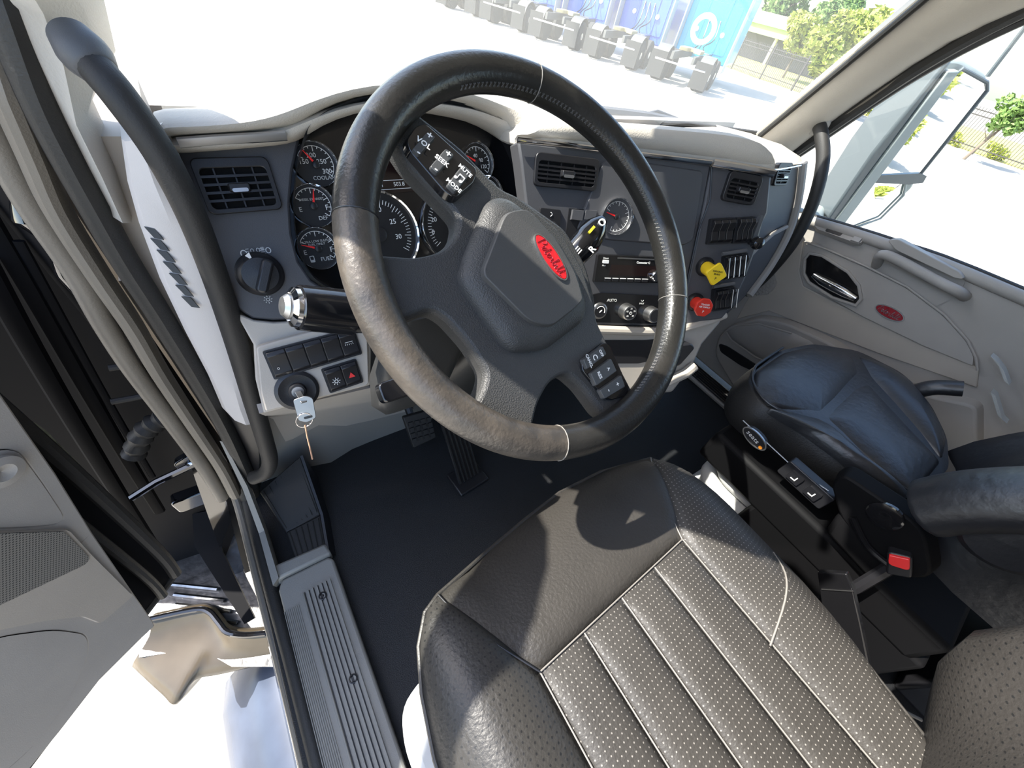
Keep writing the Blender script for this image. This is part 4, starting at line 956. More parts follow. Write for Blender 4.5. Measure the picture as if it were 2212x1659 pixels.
# ================================================================== steering wheel
WC = CAM + Vector((.2894,.2902,-.2177)); tt, pp = math.radians(38.85), math.radians(2.6)
wn = Vector((math.sin(pp)*math.sin(tt), -math.sin(tt)*math.cos(pp), math.cos(tt)))
wex = Vector((1,0,0)); wex = (wex-wn*wex.dot(wn)).normalized(); WF = Fr(WC, wex, wn.cross(wex), wn)
sw = thing('steering_wheel', 'black leather four-spoke steering wheel, worn brown along its lower left', 'steering wheel', WC)
RR, rr = .2090, .0192
def wang(px, py): u, v = WF.uv(px,py); return math.atan2(v,u)
def rim_arc(name, p0, p1, m, label=None, r=rr, nseg=40):
    a0, a1 = wang(*p0), wang(*p1)
    if a1 < a0: a1 += 2*math.pi
    return obj(name, MB().torus(WF, RR, r, nseg, 16, a0, a1, flat=1.0), m, sw, smooth=60, label=label)
J_ = [(1205,965),(1430,640),(1150,165),(740,465)]          # joints in the rim leather, going counter-clockwise
rim_arc('rim_section', J_[0], J_[1], RIM); rim_arc('rim_section', J_[1], J_[2], RIM); rim_arc('rim_section', J_[2], J_[3], RIM)
rim_arc('rim_section', J_[3], J_[0], RIMW, 'worn brown stretch of the rim')
for p in J_:
    a = wang(*p); c_ = WF(RR*math.cos(a), RR*math.sin(a), 0); t = WF.ex*(-math.sin(a))+WF.ey*math.cos(a); rad = WF.ex*math.cos(a)+WF.ey*math.sin(a)
    obj('rim_joint', MB().torus(Fr(c_, rad, WF.ez, -t), rr*1.002, .0006, 24, 6), PIPE if p != J_[3] else BLACK, sw)
# stitches on the inner face of the rim, right half
a0, a1 = wang(1400,900), wang(1000,215); a1 += 2*math.pi if a1 < a0 else 0; mb = MB()
for i in range(110):
    a = a0+(a1-a0)*i/109; th = math.radians(158)
    for k in (-1,1):
        q = []
        for s in (-1,1):
            aa = a+s*.006; t2 = th+k*s*.12; R2 = RR+(rr*1.012)*math.cos(t2); q.append(WF(R2*math.cos(aa), R2*math.sin(aa), rr*1.012*math.sin(t2)))
        mb.tube(q, .0007, 4)
s_ = obj('stitching', mb, mat('dark_thread', (.06,.058,.055), .6), sw, smooth=0); s_['kind'] = 'stuff'

def W3(px, py, w): return WF(*WF.uv(px,py,w), w)
# hub and four spokes: one casting under the airbag
hubo = [(858,300),(880,268),(905,250),(935,266),(1000,318),(1060,382),(1085,405),(1120,420),(1215,498),(1262,578),(1287,660),(1292,692),(1312,735),(1362,830),(1385,872),(1330,930),(1303,895),(1262,838),(1225,806),(1190,826),(1165,872),(1150,925),(1025,868),(1042,845),(1052,805),(1012,742),(962,686),(930,668),(880,690),(862,548),(900,553),(955,540),(985,505),(990,468),(966,440),(880,352)]
SPW = -.010; hp_ = []
for k, p in enumerate(hubo):
    u, v = WF.uv(p[0],p[1],SPW); r_ = math.hypot(u,v)
    if p in ((858,300),(905,250),(880,268),(1385,872),(1330,930),(1150,925),(1025,868),(880,690),(862,548)): u, v = u*RR*.985/r_, v*RR*.985/r_
    hp_.append((u,v))
o_ = round_poly(hp_,.010,4); n_ = len(o_); mb = MB(); LV = ((o_,-.036),(o_,SPW-.008),(inset_poly(o_,.0012),SPW-.004),(inset_poly(o_,.003),SPW-.0012),(inset_poly(o_,.0055),SPW))
for (pa,wa),(pb,wb) in zip(LV,LV[1:]): mb.loft([[WF(u,v,wa) for u,v in pa],[WF(u,v,wb) for u,v in pb]], closed=True)
for pl, w_ in (LV[0],LV[-1]): mb.add([WF(u,v,w_) for u,v in pl], [tuple(t) for t in tessellate_polygon([[Vector((u,v,0)) for u,v in pl]])])
obj('spoke_frame', mb, HUB, sw, smooth=50, label='grained black hub with four spokes')
hub2 = [(1055,420),(1115,425),(1215,495),(1262,575),(1285,660),(1280,700),(1265,715),(1190,765),(1110,770),(1070,740),(1000,640),(985,610),(990,560),(1010,500)]
obj('hub_body', MB().prism(WF, round_poly(WF.pts(hub2,-.04),.012), -.085, -.03, .006), HUB, sw, bev=.004)
ab = [(1060,425),(1088,413),(1118,422),(1215,505),(1262,585),(1281,655),(1272,690),(1190,752),(1120,756),(1098,740),(1010,615),(1000,588),(1012,545)]
AW = .008
abp = round_poly(WF.pts(ab,AW),.010)
ac = obj('airbag_cover', MB().pillow(WF, abp, AW-.012, .012, 6, 8, base=-.03), HUB, sw, smooth=50, label='dark grained airbag cover')
ai = [(1087,455),(1140,447),(1205,520),(1245,590),(1262,650),(1245,668),(1190,712),(1140,700),(1040,600),(1038,580)]
aip = round_poly(WF.pts(ai,AW+.002),.012)
obj('cover_panel', MB().prism(WF, aip, AW-.006, AW+.0045, .003), mat('smooth_hub', (.050,.050,.049), .5, bump=.25, bscale=900), ac, bev=.001)
# red oval badge
a_, b_ = Vector(WF.uv(1158,508,AW+.006)), Vector(WF.uv(1222,603,AW+.006)); ang = math.atan2((b_-a_).y,(b_-a_).x); hl = (b_-a_).length/2; m_ = (a_+b_)/2
BF = WF.sub(m_.x, m_.y, AW+.004, ang)
bd = obj('badge', MB().prism(BF, circle(0,0,hl,36,hl*.36), 0, .003, .001), RED, sw, label='bright red oval badge with script lettering')
obj('badge_rim', MB().ring(BF, circle(0,0,hl*1.04,36,hl*.40), circle(0,0,hl*.985,36,hl*.35), 0, .0028), SATIN, bd)
BADGES.append((BF, hl, bd, .0034))
def keypad(outl, w, keys, word):
    p = round_poly(WF.pts(outl,w),.006); pad = obj('key_pad', MB().prism(WF, p, w-.010, w, .002), GLOSS, sw, bev=.0008)
    for q, kind in keys:
        kp = obj('key', MB().prism(WF, round_poly(WF.pts(q,w+.004),.003), w-.002, w+.0045, .0012), KEYG, sw, bev=.0006)
        a, b = Vector(WF.uv(*q[0],w+.005)), Vector(WF.uv(*q[3],w+.005)); c2, d2 = Vector(WF.uv(*q[1],w+.005)), Vector(WF.uv(*q[2],w+.005))
        cen = (a+b+c2+d2)/4; axis = ((b-a)+(d2-c2)); ang = math.atan2(axis.y, axis.x)   # reading direction across keys
        fw = WF.sub(cen.x, cen.y, w+.0046, ang)
        for s, du, dv, sz in kind:
            if s == '~':
                nb = MB().prism(fw, circle(-.0035,-.0025,.0016,12), .0002, .0008).prism(fw, circle(.0025,-.0025,.0016,12), .0002, .0008)
                nb.box(fw,-.0024,-.0017,-.0025,.004,.0002,.0008).box(fw,.0036,.0043,-.0025,.004,.0002,.0008).box(fw,-.0024,.0043,.0032,.0044,.0002,.0008)
                obj('note_icon', nb, WHITE, kp, smooth=0); continue
            text('key_lettering', s, fw, du, dv, sz, WHITE, kp, w=.0004, bold=.00012)
KEYG = mat('key_grey', (.055,.057,.058), .42, bump=.1, bscale=900)
KB = KEYG
# keys given as corner pixels: near end of short side ... (a,b) short side at the hub edge order: left-bottom, left-top, right-top, right-bottom
keypad([(873,300),(895,268),(920,262),(1035,365),(1028,395),(985,432),(960,418),(880,325)], .000,
       [(((888,322),(922,282),(944,296),(906,338)), (('VOL',0,.0,.0078),('+',.0015,.0115,.011),('-',.0,-.0115,.011))),
        (((926,360),(962,318),(984,335),(945,378)), (('SEEK',0,.0,.0070),('+',.0015,.0115,.011),('-',.0,-.0115,.011))),
        (((964,398),(1000,352),(1022,372),(984,418)), (('MUTE',.0,.0115,.0062),('MODE',0,-.0115,.0062),('~',0,0,.009)))], 'audio')
keypad([(1255,775),(1305,735),(1320,745),(1362,840),(1355,858),(1318,868),(1300,855),(1255,800)], -.006,
       [(((1258,776),(1302,745),(1312,766),(1268,800)), (('CANCL',.0,-.0105,.0052),('OFF',.0,.0115,.0052),('C',0,0,.010))),
        (((1274,806),(1320,772),(1334,802),(1288,836)), (('RES',0,-.008,.0060),('A',0,.009,.006))),
        (((1294,842),(1342,808),(1352,836),(1306,864)), (('-',0,-.007,.010),('+',0,.009,.009)))], 'cruise')

# ================================================================== steering column and stalks
COLM = mat('column_plastic', (.030,.030,.029), .38, bump=.1, bscale=900)
scx = thing('steering_column', 'black moulded steering column shroud behind the wheel', 'steering column', WC-WF.ez*.2)
base = WF(0,-.01,-.07); end = LP(*LP.uv(930,680,-.02),-.02)
mb = MB(); rows = []
for w_, hw, v0_, v1_ in ((-.075,.040,-.05,.045),(-.10,.058,-.07,.055),(-.15,.070,-.09,.06),(-.22,.078,-.11,.06),(-.34,.080,-.14,.06)):
    rows.append([WF(a,b,w_) for a,b in rounded(-hw,hw,v0_,v1_,.03,5)])
mb.loft(rows, closed=True); mb.f.append(tuple(range(len(rows[0])-1,-1,-1))); obj('shroud', mb, COLM, scx, smooth=60)
mb = MB(); rows = []
for (a,b,w_), hw, hh in (((925,700,-.13),.055,.05),((900,780,-.16),.058,.05),((885,850,-.20),.05,.045),((880,880,-.215),.03,.03)):
    c_ = W3(a,b,w_); rows.append([c_+WF.ex*p+WF.ez*q for p,q in rounded(-hw,hw,-hh,hh,.02,4)])
mb.loft(rows, closed=True); n_ = len(rows[0]); mb.f += [tuple(range(n_-1,-1,-1)), tuple(3*n_+k for k in range(n_))]; obj('tilt_housing', mb, COLM, scx, smooth=60)
obj('tilt_recess', MB().prism(Fr(W3(862,838,-.10),WF.ex,WF.ey,WF.ez), rounded(-.022,.03,-.012,.012,.006), -.02, .004), GLOSS, scx, bev=.002)
# left stalk
ls = thing('turn_signal_stalk', 'fat black turn signal stalk with chrome end left of the wheel', 'control stalk', W3(770,680,-.10))
e0, e1 = W3(800,680,-.11), W3(640,664,-.085)
mb = MB(); mb.tube([e0, e0.lerp(e1,.30), e0.lerp(e1,.31), e1.lerp(e0,.02), e1], [.0215,.0225,.025,.0225,.020], 24); obj('barrel', mb, GLOSS, ls)
dd = (e1-e0).normalized(); SF = Fr(e1, dd.cross(Vector((0,0,1))), Vector((0,0,1)), dd)
SF = Fr(e1, dd.orthogonal(), dd.cross(dd.orthogonal()), dd)
obj('end_ring', MB().lathe(SF,[(.0205,-.002),(.0195,.004),(.014,.007),(.0125,.004)],28,False), CHROME, ls)
obj('end_button', MB().lathe(SF,[(.0122,.0),(.0122,.009),(.009,.013),(0,.014)],24,False), SATIN, ls)
mk = MB(); up_ = (CAM-e0.lerp(e1,.2)).normalized(); up_ = (up_-dd*up_.dot(dd)).normalized(); sd = dd.cross(up_)
c0 = e0.lerp(e1,.20)+up_*.0222
for i in range(6):
    MF = Fr(c0+sd*(-.012+.0048*i)-up_*(.0004*(i-2.5)**2*.9), dd, sd, up_); mk.box(MF,-.005,.005,-.0007,.0007,-.001,.0007)
obj('dial_marks', mk, ICON, ls, smooth=0)
# right stalk: tapered paddle with selector lettering
rs_ = thing('shift_stalk', 'black gear selector stalk with white marks right of the wheel hub', 'control stalk', W3(1215,585,-.08))
f0, f1, f2 = W3(1215,575,-.088), W3(1262,528,-.065), W3(1300,478,-.055)
mb = MB(); mb.tube([f0, f0.lerp(f1,.5), f1, f1.lerp(f2,.15), f1.lerp(f2,.6), f2], [.020,.0215,.0225,.024,.021,.011], 20, flat=.85); obj('handle', mb, GLOSS, rs_)
d3 = (f2-f0).normalized(); nv = (CAM-f1).normalized(); nv = (nv-d3*nv.dot(d3)).normalized(); sx_ = d3.cross(nv)
SX = Fr(f1+nv*.0235, d3, -sx_ if False else nv.cross(d3), nv)
obj('yellow_mark', MB().box(SX,.006,.018,.004,.0075,-.003,.001), YMARK, rs_)
text('lettering', 'R', SX, -.006, -.013, .013, WHITE, rs_, rot=math.radians(0), w=-.003, bold=.0003)
text('lettering', 'MAX', SX, -.034, -.010, .0075, WHITE, rs_, rot=math.radians(90), w=-.002, bold=.0002)
obj('engine_icon', MB().ring(SX.sub(-.034,.002,0), rounded(-.005,.005,-.005,.005,.0015,2), rounded(-.0035,.0035,-.0035,.0035,.001,2), -.003, .0008), WHITE, rs_, smooth=0)
obj('level_bars', MB().box(SX,-.026,-.018,.004,.0055,-.002,.001).box(SX,-.026,-.018,.0005,.002,-.002,.001).box(SX,-.026,-.018,-.003,-.0015,-.002,.001), WHITE, rs_, smooth=0)
SX2 = Fr(f1.lerp(f2,.55)+nv*.0205, d3, nv.cross(d3), nv)
obj('wash_icon', MB().ring(SX2.sub(.008,.0,0), circle(0,0,.005,16), circle(0,0,.0035,16), -.003, .001), WHITE, rs_, smooth=0)

# script lettering for both badges: stroke drawn letters
SCRIPT = [  # simple joined script, unit height 1, baseline 0
 [(0,.1),(.15,.9),(.2,1.0),(.1,.75),(.35,1.0),(.6,.85),(.5,.55),(.25,.5)],
 [(.55,.15),(.75,.3),(.85,.5),(.7,.52),(.62,.3),(.72,.08),(.95,.2)],
 [(.95,.2),(1.25,.95),(1.1,.3),(1.2,.05),(1.35,.2)],[(1.0,.62),(1.35,.68)],
 [(1.35,.2),(1.55,.35),(1.6,.52),(1.47,.5),(1.42,.25),(1.52,.08),(1.75,.22)],
 [(1.75,.22),(1.85,.55),(1.95,.45),(2.05,.5),(2.02,.2),(2.1,.08),(2.25,.2)],
 [(2.25,.2),(2.5,.95),(2.4,.98),(2.32,.4),(2.35,.08),(2.55,.12),(2.6,.38),(2.42,.4)],
 [(2.62,.35),(2.75,.5),(2.74,.15),(2.82,.08),(2.95,.22)],[(2.82,.68),(2.84,.72)],
 [(2.95,.22),(3.2,.95),(3.1,.98),(3.05,.3),(3.12,.08),(3.28,.2)],
 [(3.28,.2),(3.55,.95),(3.42,.3),(3.5,.08),(3.75,.2)],[(3.35,.62),(3.75,.70)]]
for F, hl, par, w in BADGES:
    mb = MB(); sc = hl*1.55/3.75
    for st in SCRIPT:
        P = spline([F((x-1.87)*sc, (y-.5)*sc*1.05, w) for x,y in st], 3); mb.tube(P, hl*.018, 5)
    s_ = obj('script_lettering', mb, STEEL if F is BADGES[0][0] else DRED, par, smooth=0)
# ================================================================== grab handles
gh = thing('grab_handle', 'long black grab handle on the driver door pillar', 'grab handle', aty(575,1020,.56))
P = spline([aty(a,b,y) for a,b,y in ((188,118,.595),(215,155,.578),(262,212,.562),(345,330,.55),(412,460,.545),(466,600,.545),(511,740,.545),(548,870,.55),(572,950,.555),(583,995,.56),(574,1020,.565),(548,1032,.58))],6)
obj('bar', MB().tube(P, .0150, 18), RUBBER, gh, smooth=60)
f0 = aty(172,102,.600); dv_ = (aty(215,155,.578)-f0).normalized(); o_ = dv_.orthogonal().normalized(); F = Fr(f0+dv_*.005, o_, dv_.cross(o_), dv_)
obj('upper_cup', MB().lathe(F,[(.017,-.016),(.0205,.0),(.020,.008),(.0165,.018),(.0145,.021)],32), DASHL, gh, smooth=60)
gh2 = thing('grab_handle', 'curved dark grab handle on the passenger pillar', 'grab handle', atx(1612,632,1.45))
P = spline([atx(a,b,x) for a,b,x in ((1768,268,1.47),(1774,290,1.445),(1778,340,1.43),(1768,400,1.42),(1745,465,1.42),(1705,535,1.42),(1650,600,1.43),(1612,632,1.45))],6)
obj('bar', MB().tube(P, .0165, 16), RUBBER, gh2, smooth=60)
a0 = atx(1768,266,1.475); d_ = (atx(1776,300,1.44)-a0).normalized(); o_ = d_.orthogonal().normalized(); F = Fr(a0, o_, d_.cross(o_), d_)
obj('upper_cup', MB().lathe(F,[(.030,-.015),(.031,.004),(.026,.014),(.018,.020)],26), TAUPE, gh2, smooth=60)

# ================================================================== pedals and footrest
br = thing('brake_pedal', 'square black rubber brake pedal hanging above the floor', 'pedal', aty(900,960,.60))
o = aty(903,925,.60); F = Fr(o, (1,-.05,0), (.05,.62,.78), Vector((1,-.05,0)).cross(Vector((.05,.62,.78))))
q = F.pts([(868,900),(925,885),(944,945),(893,968)])
obj('pad', MB().prism(F, round_poly(q,.006), -.012, .004, .002), RUBBER, br, bev=.002)
u0,u1 = min(p[0] for p in q),max(p[0] for p in q); v0,v1 = min(p[1] for p in q),max(p[1] for p in q)
k = obj('tread_block', MB().box(F, u0+.010,u0+.024,v0+.018,v0+.030,.004,.008,.001), RUBBER, br)
for i in range(4):
    for j in range(4):
        if i or j: piece('tread_block', k.data, k.location+wloc(br)+F.ex*(.018*i)+F.ey*(.0165*j-.001*i), br)
obj('arm', MB().tube([F((u0+u1)/2-.01,(v0+v1)/2,-.012), F((u0+u1)/2-.015,v1+.02,-.03), F((u0+u1)/2-.02,v1+.045,-.045)], .011, 8), BLACK, br)
ac_ = thing('accelerator_pedal', 'long ribbed black accelerator pedal standing on the floor', 'pedal', atz(1010,1040,0))
b0_ = atz(1015,1035,.012); F = Fr(b0_, (1,.10,0), (-.07,.55,.83), Vector((1,.10,0)).cross(Vector((-.07,.55,.83))))
obj('base_plate', MB().box(Fr(b0_,(1,.1,0),(-.1,1,0),(0,0,1)),-.05,.05,-.03,.05,-.012,.0), BLACK, ac_, bev=.004)
q = F.pts([(985,950),(1050,965),(1068,1025),(1012,1040)]); obj('pad', MB().prism(F, [(-.036,.0),(.036,.0),(.032,.21),(-.032,.21)], -.012, .0), BLACK, ac_, bev=.003)
r_ = obj('tread_rib', MB().box(F,-.033,-.029,.004,.20,.0,.004), RUBBER, ac_)
for i in range(1,6): piece('tread_rib', r_.data, r_.location+wloc(ac_)+F.ex*(.0123*i), ac_)
ft = thing('footrest', 'ribbed black rubber footrest beside the driver door sill', 'footrest', atz(660,1215,0))
A = [atz(642,1218,.035), atz(706,1196,.035)]; B = [atz(618,1150,.045), atz(692,1112,.045)]
Cc = [aty(560,1062,.63), aty(648,985,.63)]
def slab(a, b, th, name, nr, m=RUBBER):
    ex = (a[1]-a[0]).normalized(); n = ex.cross(b[0]-a[0]).normalized()
    if n.z < 0: n = -n
    mb = MB(); mb.loft([[a[0],a[1]],[b[0],b[1]]], thick=-n*th); obj(name, mb, m, ft, bev=.003)
    for i in range(nr):
        t = (i+.5)/nr; p0 = a[0].lerp(a[1],t); p1 = b[0].lerp(b[1],t)
        obj('tread_rib', MB().tube([p0.lerp(p1,.06)+n*.001, p0.lerp(p1,.94)+n*.001], .0018, 6), m, ft)
slab(A, B, .03, 'lower_slab', 6); slab(B, Cc, .03, 'upper_slab', 7)
obj('side_flange', MB().loft([[A[1],A[1]+Vector((.01,.0,-.035))],[B[1],B[1]+Vector((.01,0,-.045))],[Cc[1],Cc[1]+Vector((.012,.0,-.12))]], thick=(.006,0,0)), BLACK, ft)

# ================================================================== driver seat
ds = thing('driver_seat', 'black leather driver seat with perforated quilted cushion', 'seat', (.30,-.2,0))
def Hs(x, y):
    """Height of the driver cushion at a point in plan."""
    z = .492
    l = max(0, (.135-x)/.13); r = max(0, (x-.435)/.15)
    z += .016*math.sin(min(1,l)*math.pi)*1.0 - .055*max(0,l-.55)**1.6*2.0
    z += .010*math.sin(min(1,r)*math.pi)*1.0 - .055*max(0,r-.55)**1.6*2.0
    fy = max(0, (y+.02)/.16); z -= .050*min(1.2,fy)**2.2
    return z
def patch(name, left, right, m, puff=.006, nu=14, nv=24, parent=None, edge=.004):
    """left/right: polylines (plan) from front to back; the patch spans between them."""
    Lf, Rt = resample(left,nv+1), resample(right,nv+1); rows = []
    for j in range(nv+1):
        t = j/nv; row = []
        for i in range(nu+1):
            s = i/nu; p = Lf[j].lerp(Rt[j],s)
            b = min(1, min(s,1-s)*nu/2.2)*min(1, min(t,1-t)*nv/2.2)
            row.append(Vector((p.x,p.y,Hs(p.x,p.y)-edge+(puff+edge)*math.sqrt(max(0,b)))))
        rows.append(row)
    return obj(name, MB().loft(rows, thick=(0,0,-.05)), m, parent or ds, smooth=70)
def resample(P, n):
    P = [Vector((p[0],p[1])) for p in P]; d = [0]
    for a, b in zip(P,P[1:]): d.append(d[-1]+(b-a).length)
    out = []
    for i in range(n):
        t = d[-1]*i/(n-1); k = max(j for j in range(len(d)) if d[j] <= t+1e-9); k = min(k,len(P)-2)
        out.append(P[k].lerp(P[k+1], (t-d[k])/max(1e-9,d[k+1]-d[k])))
    return out
ol = [ (lambda p:(p.x,p.y))(atz(a,b,.455)) for a,b in ((945,1292),(1060,1180),(1140,1110),(1220,1045),(1310,1003),(1405,990))]
lo = [ (lambda p:(p.x,p.y))(atz(a,b,.455)) for a,b in ((945,1292),(918,1330),(905,1400),(912,1500),(940,1640))] + [(-.005,-.20),(.0,-.45)]
ro = [ (lambda p:(p.x,p.y))(atz(a,b,.455)) for a,b in ((1405,990),(1500,1010),(1600,1075),(1680,1150),(1750,1240),(1790,1330),(1850,1480))] + [(.515,-.36),(.48,-.45)]
SA, SB = (.140,-.028), (.435,-.014)
# front panel between the two slanted seams: front edge ol, back edge SA..SB
patch('front_panel', ol, [SA]+[(SA[0]+(SB[0]-SA[0])*t, SA[1]+(SB[1]-SA[1])*t) for t in (.25,.5,.75)]+[SB], LEATH, .004, 14, 26)
patch('side_bolster', lo, [lo[0],SA,(.141,-.2),(.142,-.45)], LEATHB, .004, 12, 26)
patch('side_bolster', [ol[-1],SB,(.436,-.1),(.436,-.25),(.436,-.45)], ro, LEATHP, .003, 12, 26)
nch = 4
for i in range(nch):
    xa = SA[0]+(SB[0]-SA[0])*i/nch; xb = SA[0]+(SB[0]-SA[0])*(i+1)/nch; ya = SA[1]+(SB[1]-SA[1])*i/nch; yb = SA[1]+(SB[1]-SA[1])*(i+1)/nch
    patch('quilted_channel', [(xa,ya),(xa+.001,-.45)], [(xb,yb),(xb+.001,-.45)], LEATHP, .004, 8, 20)
    mb = MB(); mb.tube([Vector((xa+.0005,y,Hs(xa,y)+.0012-.002)) for y in (ya-.002,-.1,-.2,-.3,-.44)], .0011, 6); obj('seam', mb, PIPE, ds)
mb = MB(); mb.tube([Vector((SB[0],y,Hs(SB[0],y)-.0005)) for y in (SB[1],-.1,-.2,-.3,-.44)], .0011, 6); obj('seam', mb, PIPE, ds)
mb = MB(); mb.tube([Vector((SA[0]+(SB[0]-SA[0])*t, SA[1]+(SB[1]-SA[1])*t, Hs(.3,-.02)-.0005)) for t in (0,.25,.5,.75,1)], .0010, 6); obj('seam', mb, PIPE, ds)
mb = MB(); P = [(SB[0],SB[1]),(.452,.03),(.475,.08),ol[-1]]; mb.tube([Vector((x,y,Hs(x,y)-.001)) for x,y in P], .0011, 6); obj('seam', mb, PIPE, ds)
mb = MB(); P = [lo[0],(.085,.07),(.11,.02),SA]; mb.tube([Vector((x,y,Hs(x,y)+.0005)) for x,y in P], .0012, 6); obj('seam', mb, BLACK, ds)
# edge piping and skirt
edge = lo[::-1]+ol[1:]+ro[1:]
edge3 = [Vector((x,y,Hs(x,y)-.004)) for x,y in edge]
obj('edge_piping', MB().tube(edge3, .0032, 8), LEATH, ds)
mb = MB(); c3 = Vector((.29,-.2,0))
mb.loft([[p for p in edge3],[p+Vector((0,0,-.03)) for p in edge3],[Vector((c3.x+(p.x-c3.x)*.97,c3.y+(p.y-c3.y)*.97,.40)) for p in edge3],[Vector((c3.x+(p.x-c3.x)*.93,c3.y+(p.y-c3.y)*.93,.34)) for p in edge3]], thick=(0,0,-.004)); obj('cushion_skirt', mb, LEATH, ds, smooth=60)
# white streak of piping on the right bolster
w3 = [Vector((p.x,p.y,Hs(p.x,p.y)+.004)) for p in (atz(1697,1180,.50),atz(1696,1240,.50),atz(1690,1300,.50),atz(1668,1394,.50))]
obj('bolster_piping', MB().tube(spline(w3,4), .0014, 6), PIPE, ds)
obj('seat_pan', MB().box(WX,.03,.56,-.46,.06,.30,.37), BLACKM, ds, bev=.02)
q = [(-.022,-.46),(-.022,.0),(-.010,.035),(.03,.05),(.06,.03),(.06,-.46)]
obj('side_shell', MB().prism(WX, round_poly(q,.02), .26, .405), PALE, ds, bev=.014, segs=3, label='pale plastic seat side cover')
obj('pedestal', MB().box(WX,.10,.50,-.44,-.02,.0,.30,.02), BLACKM, ds, bev=.01)
# backrest with bolsters
mb = MB(); rows = []
for k in range(15):
    z = .46+.05*k; yb = -.318-.20*(z-.46); row = []
    bulge = math.sin(min(1,max(0,(z-.46)/.19))*math.pi/2)
    for i in range(25):
        s = i/24; x = -.02+.70*s; e = abs(s-.5)*2
        f_ = .075*math.exp(-((e-.70)/.18)**2)*bulge - .10*max(0,e-.90)/.1
        row.append(Vector((x, yb+f_ + .02*(1-e*e) - .06*max(0,1-bulge)*1.0, z)))
    rows.append(row)
mb.loft(rows, thick=(0,-.10,0)); obj('backrest', mb, LEATHK, ds, smooth=70)

# ================================================================== passenger seat
pz = thing('passenger_seat', 'black leather passenger seat on an air suspension base', 'seat', (1.08,-.2,0))
ZF = Fr((0,0,.47),(1,0,0),(0,1,0),(0,0,1))
def zp(L, w=0.0): return ZF.pts(L, w)
tp_ = [(1630,800),(1628,825),(1660,870),(1750,918),(1848,990),(1974,1066),(2060,1010),(2055,940),(2020,870),(1960,802),(1860,752),(1760,737),(1690,752)]
obj('cushion_base', MB().pillow(ZF, round_poly(zp(tp_,.01),.03), .0, .012, 5, 5, base=-.10), PLEATH, pz, smooth=60)
for nm, L, h in (('front_pad',[(1640,795),(1638,825),(1668,866),(1780,890),(1812,862),(1850,818),(1868,800),(1850,762),(1760,742),(1700,755)],.022),
              ('centre_pad',[(1785,895),(1800,872),(1852,824),(1880,815),(2045,990),(1990,1060),(1930,1020)],.018),
              ('outer_bolster',[(1862,762),(1885,810),(2048,985),(2056,940),(2022,880),(1965,812),(1900,772)],.026),
              ('inner_bolster',[(1668,872),(1780,896),(1925,1022),(1985,1064),(1972,1068),(1850,992),(1750,920)],.018)):
    obj(nm, MB().pillow(ZF, round_poly(zp(L,.02),.014), .006, h, 7, 3.0, base=-.01), PLEATH, pz, smooth=70)
sk = [(1628,800),(1626,828),(1660,873),(1750,921),(1848,993),(1974,1069)]
t3 = [ZF(*ZF.uv(a,b,.006),.006) for a,b in sk]; fr3 = [ZF(*ZF.uv(a,b,.006),.006) for a,b in ((1690,752),(1640,785))]
line = fr3+t3
low = [p+Vector((.0 if i > 2 else .0, 0, -.125)) for i,p in enumerate(line)]
mid = [p+Vector((-.025,.012 if i < 4 else 0,-.055)) for i,p in enumerate(line)]
obj('cushion_skirt', MB().loft([spline(line,4), spline(mid,4), spline(low,4)], thick=(.01,-.004,0)), SKIRT, pz, smooth=60, sub=1)
obj('skirt_seam', MB().tube([p+Vector((-.001,.0,.003)) for p in spline(line,4)], .003, 8), PLEATH, pz)
# frame, control panel, base
SFp = Fr((.825,0,0),(0,-1,0),(0,0,1),(-1,0,0))
obj('seat_frame', MB().box(WX,.832,1.31,-.42,.115,.27,.365), BLACKM, pz, bev=.012)
obj('frame_edge', MB().tube([SFp(*SFp.uv(a,b,-.0),0) for a,b in ((1605,908),(1650,950),(1720,1015),(1790,1060))], .0014, 8), SATIN, pz)
cu, cv = SFp.uv(1738,1047,.004)
cpz = obj('control_panel', MB().prism(SFp, rounded(cu-.05,cu+.05,cv-.022,cv+.022,.005), -.02, .006), BLACK, pz, bev=.002)
for i in (-1,1):
    kk = obj('seat_switch', MB().prism(SFp, rounded(cu+.02*i-.014,cu+.02*i+.014,cv-.013,cv+.013,.003), .004, .011, .001), SWITCH, cpz)
    SK = SFp.sub(cu+.02*i,cv,.0112); obj('seat_icon', MB().box(SK,-.006,.003,-.005,-.003,0,.0008).box(SK,.002,.004,-.005,.006,0,.0008), WHITE, kk, smooth=0)
bu, bv = SFp.uv(1630,947,.006); BO = SFp.sub(bu,bv,.004,math.radians(-8))
bo = obj('seat_badge', MB().prism(BO, circle(0,0,.030,30,.016), -.01, .003, .001), BLACK, pz, label='oval maker badge with grey letters')
obj('badge_rim', MB().ring(BO, circle(0,0,.031,30,.017), circle(0,0,.0285,30,.0148), 0, .004), SATIN, bo)
text('lettering', 'seats', BO, -.004, 0, .016, ICON, bo, w=.0036); obj('orange_dot', MB().lathe(BO.sub(.022,-.004,.003),[(.004,0),(.004,.001),(0,.001)],14,False), ORANGE, bo)
for k, (z, g_) in enumerate(((.245,.0),(.20,.014),(.155,.0),(.11,.014))):
    lp = rounded(.875-g_,1.30+g_,-.40,.055+g_,.05,6); P = [Vector((a,b,z)) for a,b in lp if b > -.06]; P = [Vector((1.28,-.06,z))]+P+[Vector((.88-g_,-.06,z))]
    obj('bellows_fold', MB().tube(P, .022, 10), PALE, pz, smooth=60)
obj('bellows_core', MB().prism(WX, rounded(.875,1.29,-.10,.05,.05), .05, .28), PALE, pz)
obj('suspension_cover', MB().box(WX,.835,1.31,-.44,-.055,.05,.29), BLACKM, pz, bev=.01)  # its black side also stands in for shade on the rear bellows
obj('base_plate', MB().box(WX,.84,1.32,-.46,.08,.0,.05), BLACKM, pz, bev=.006)
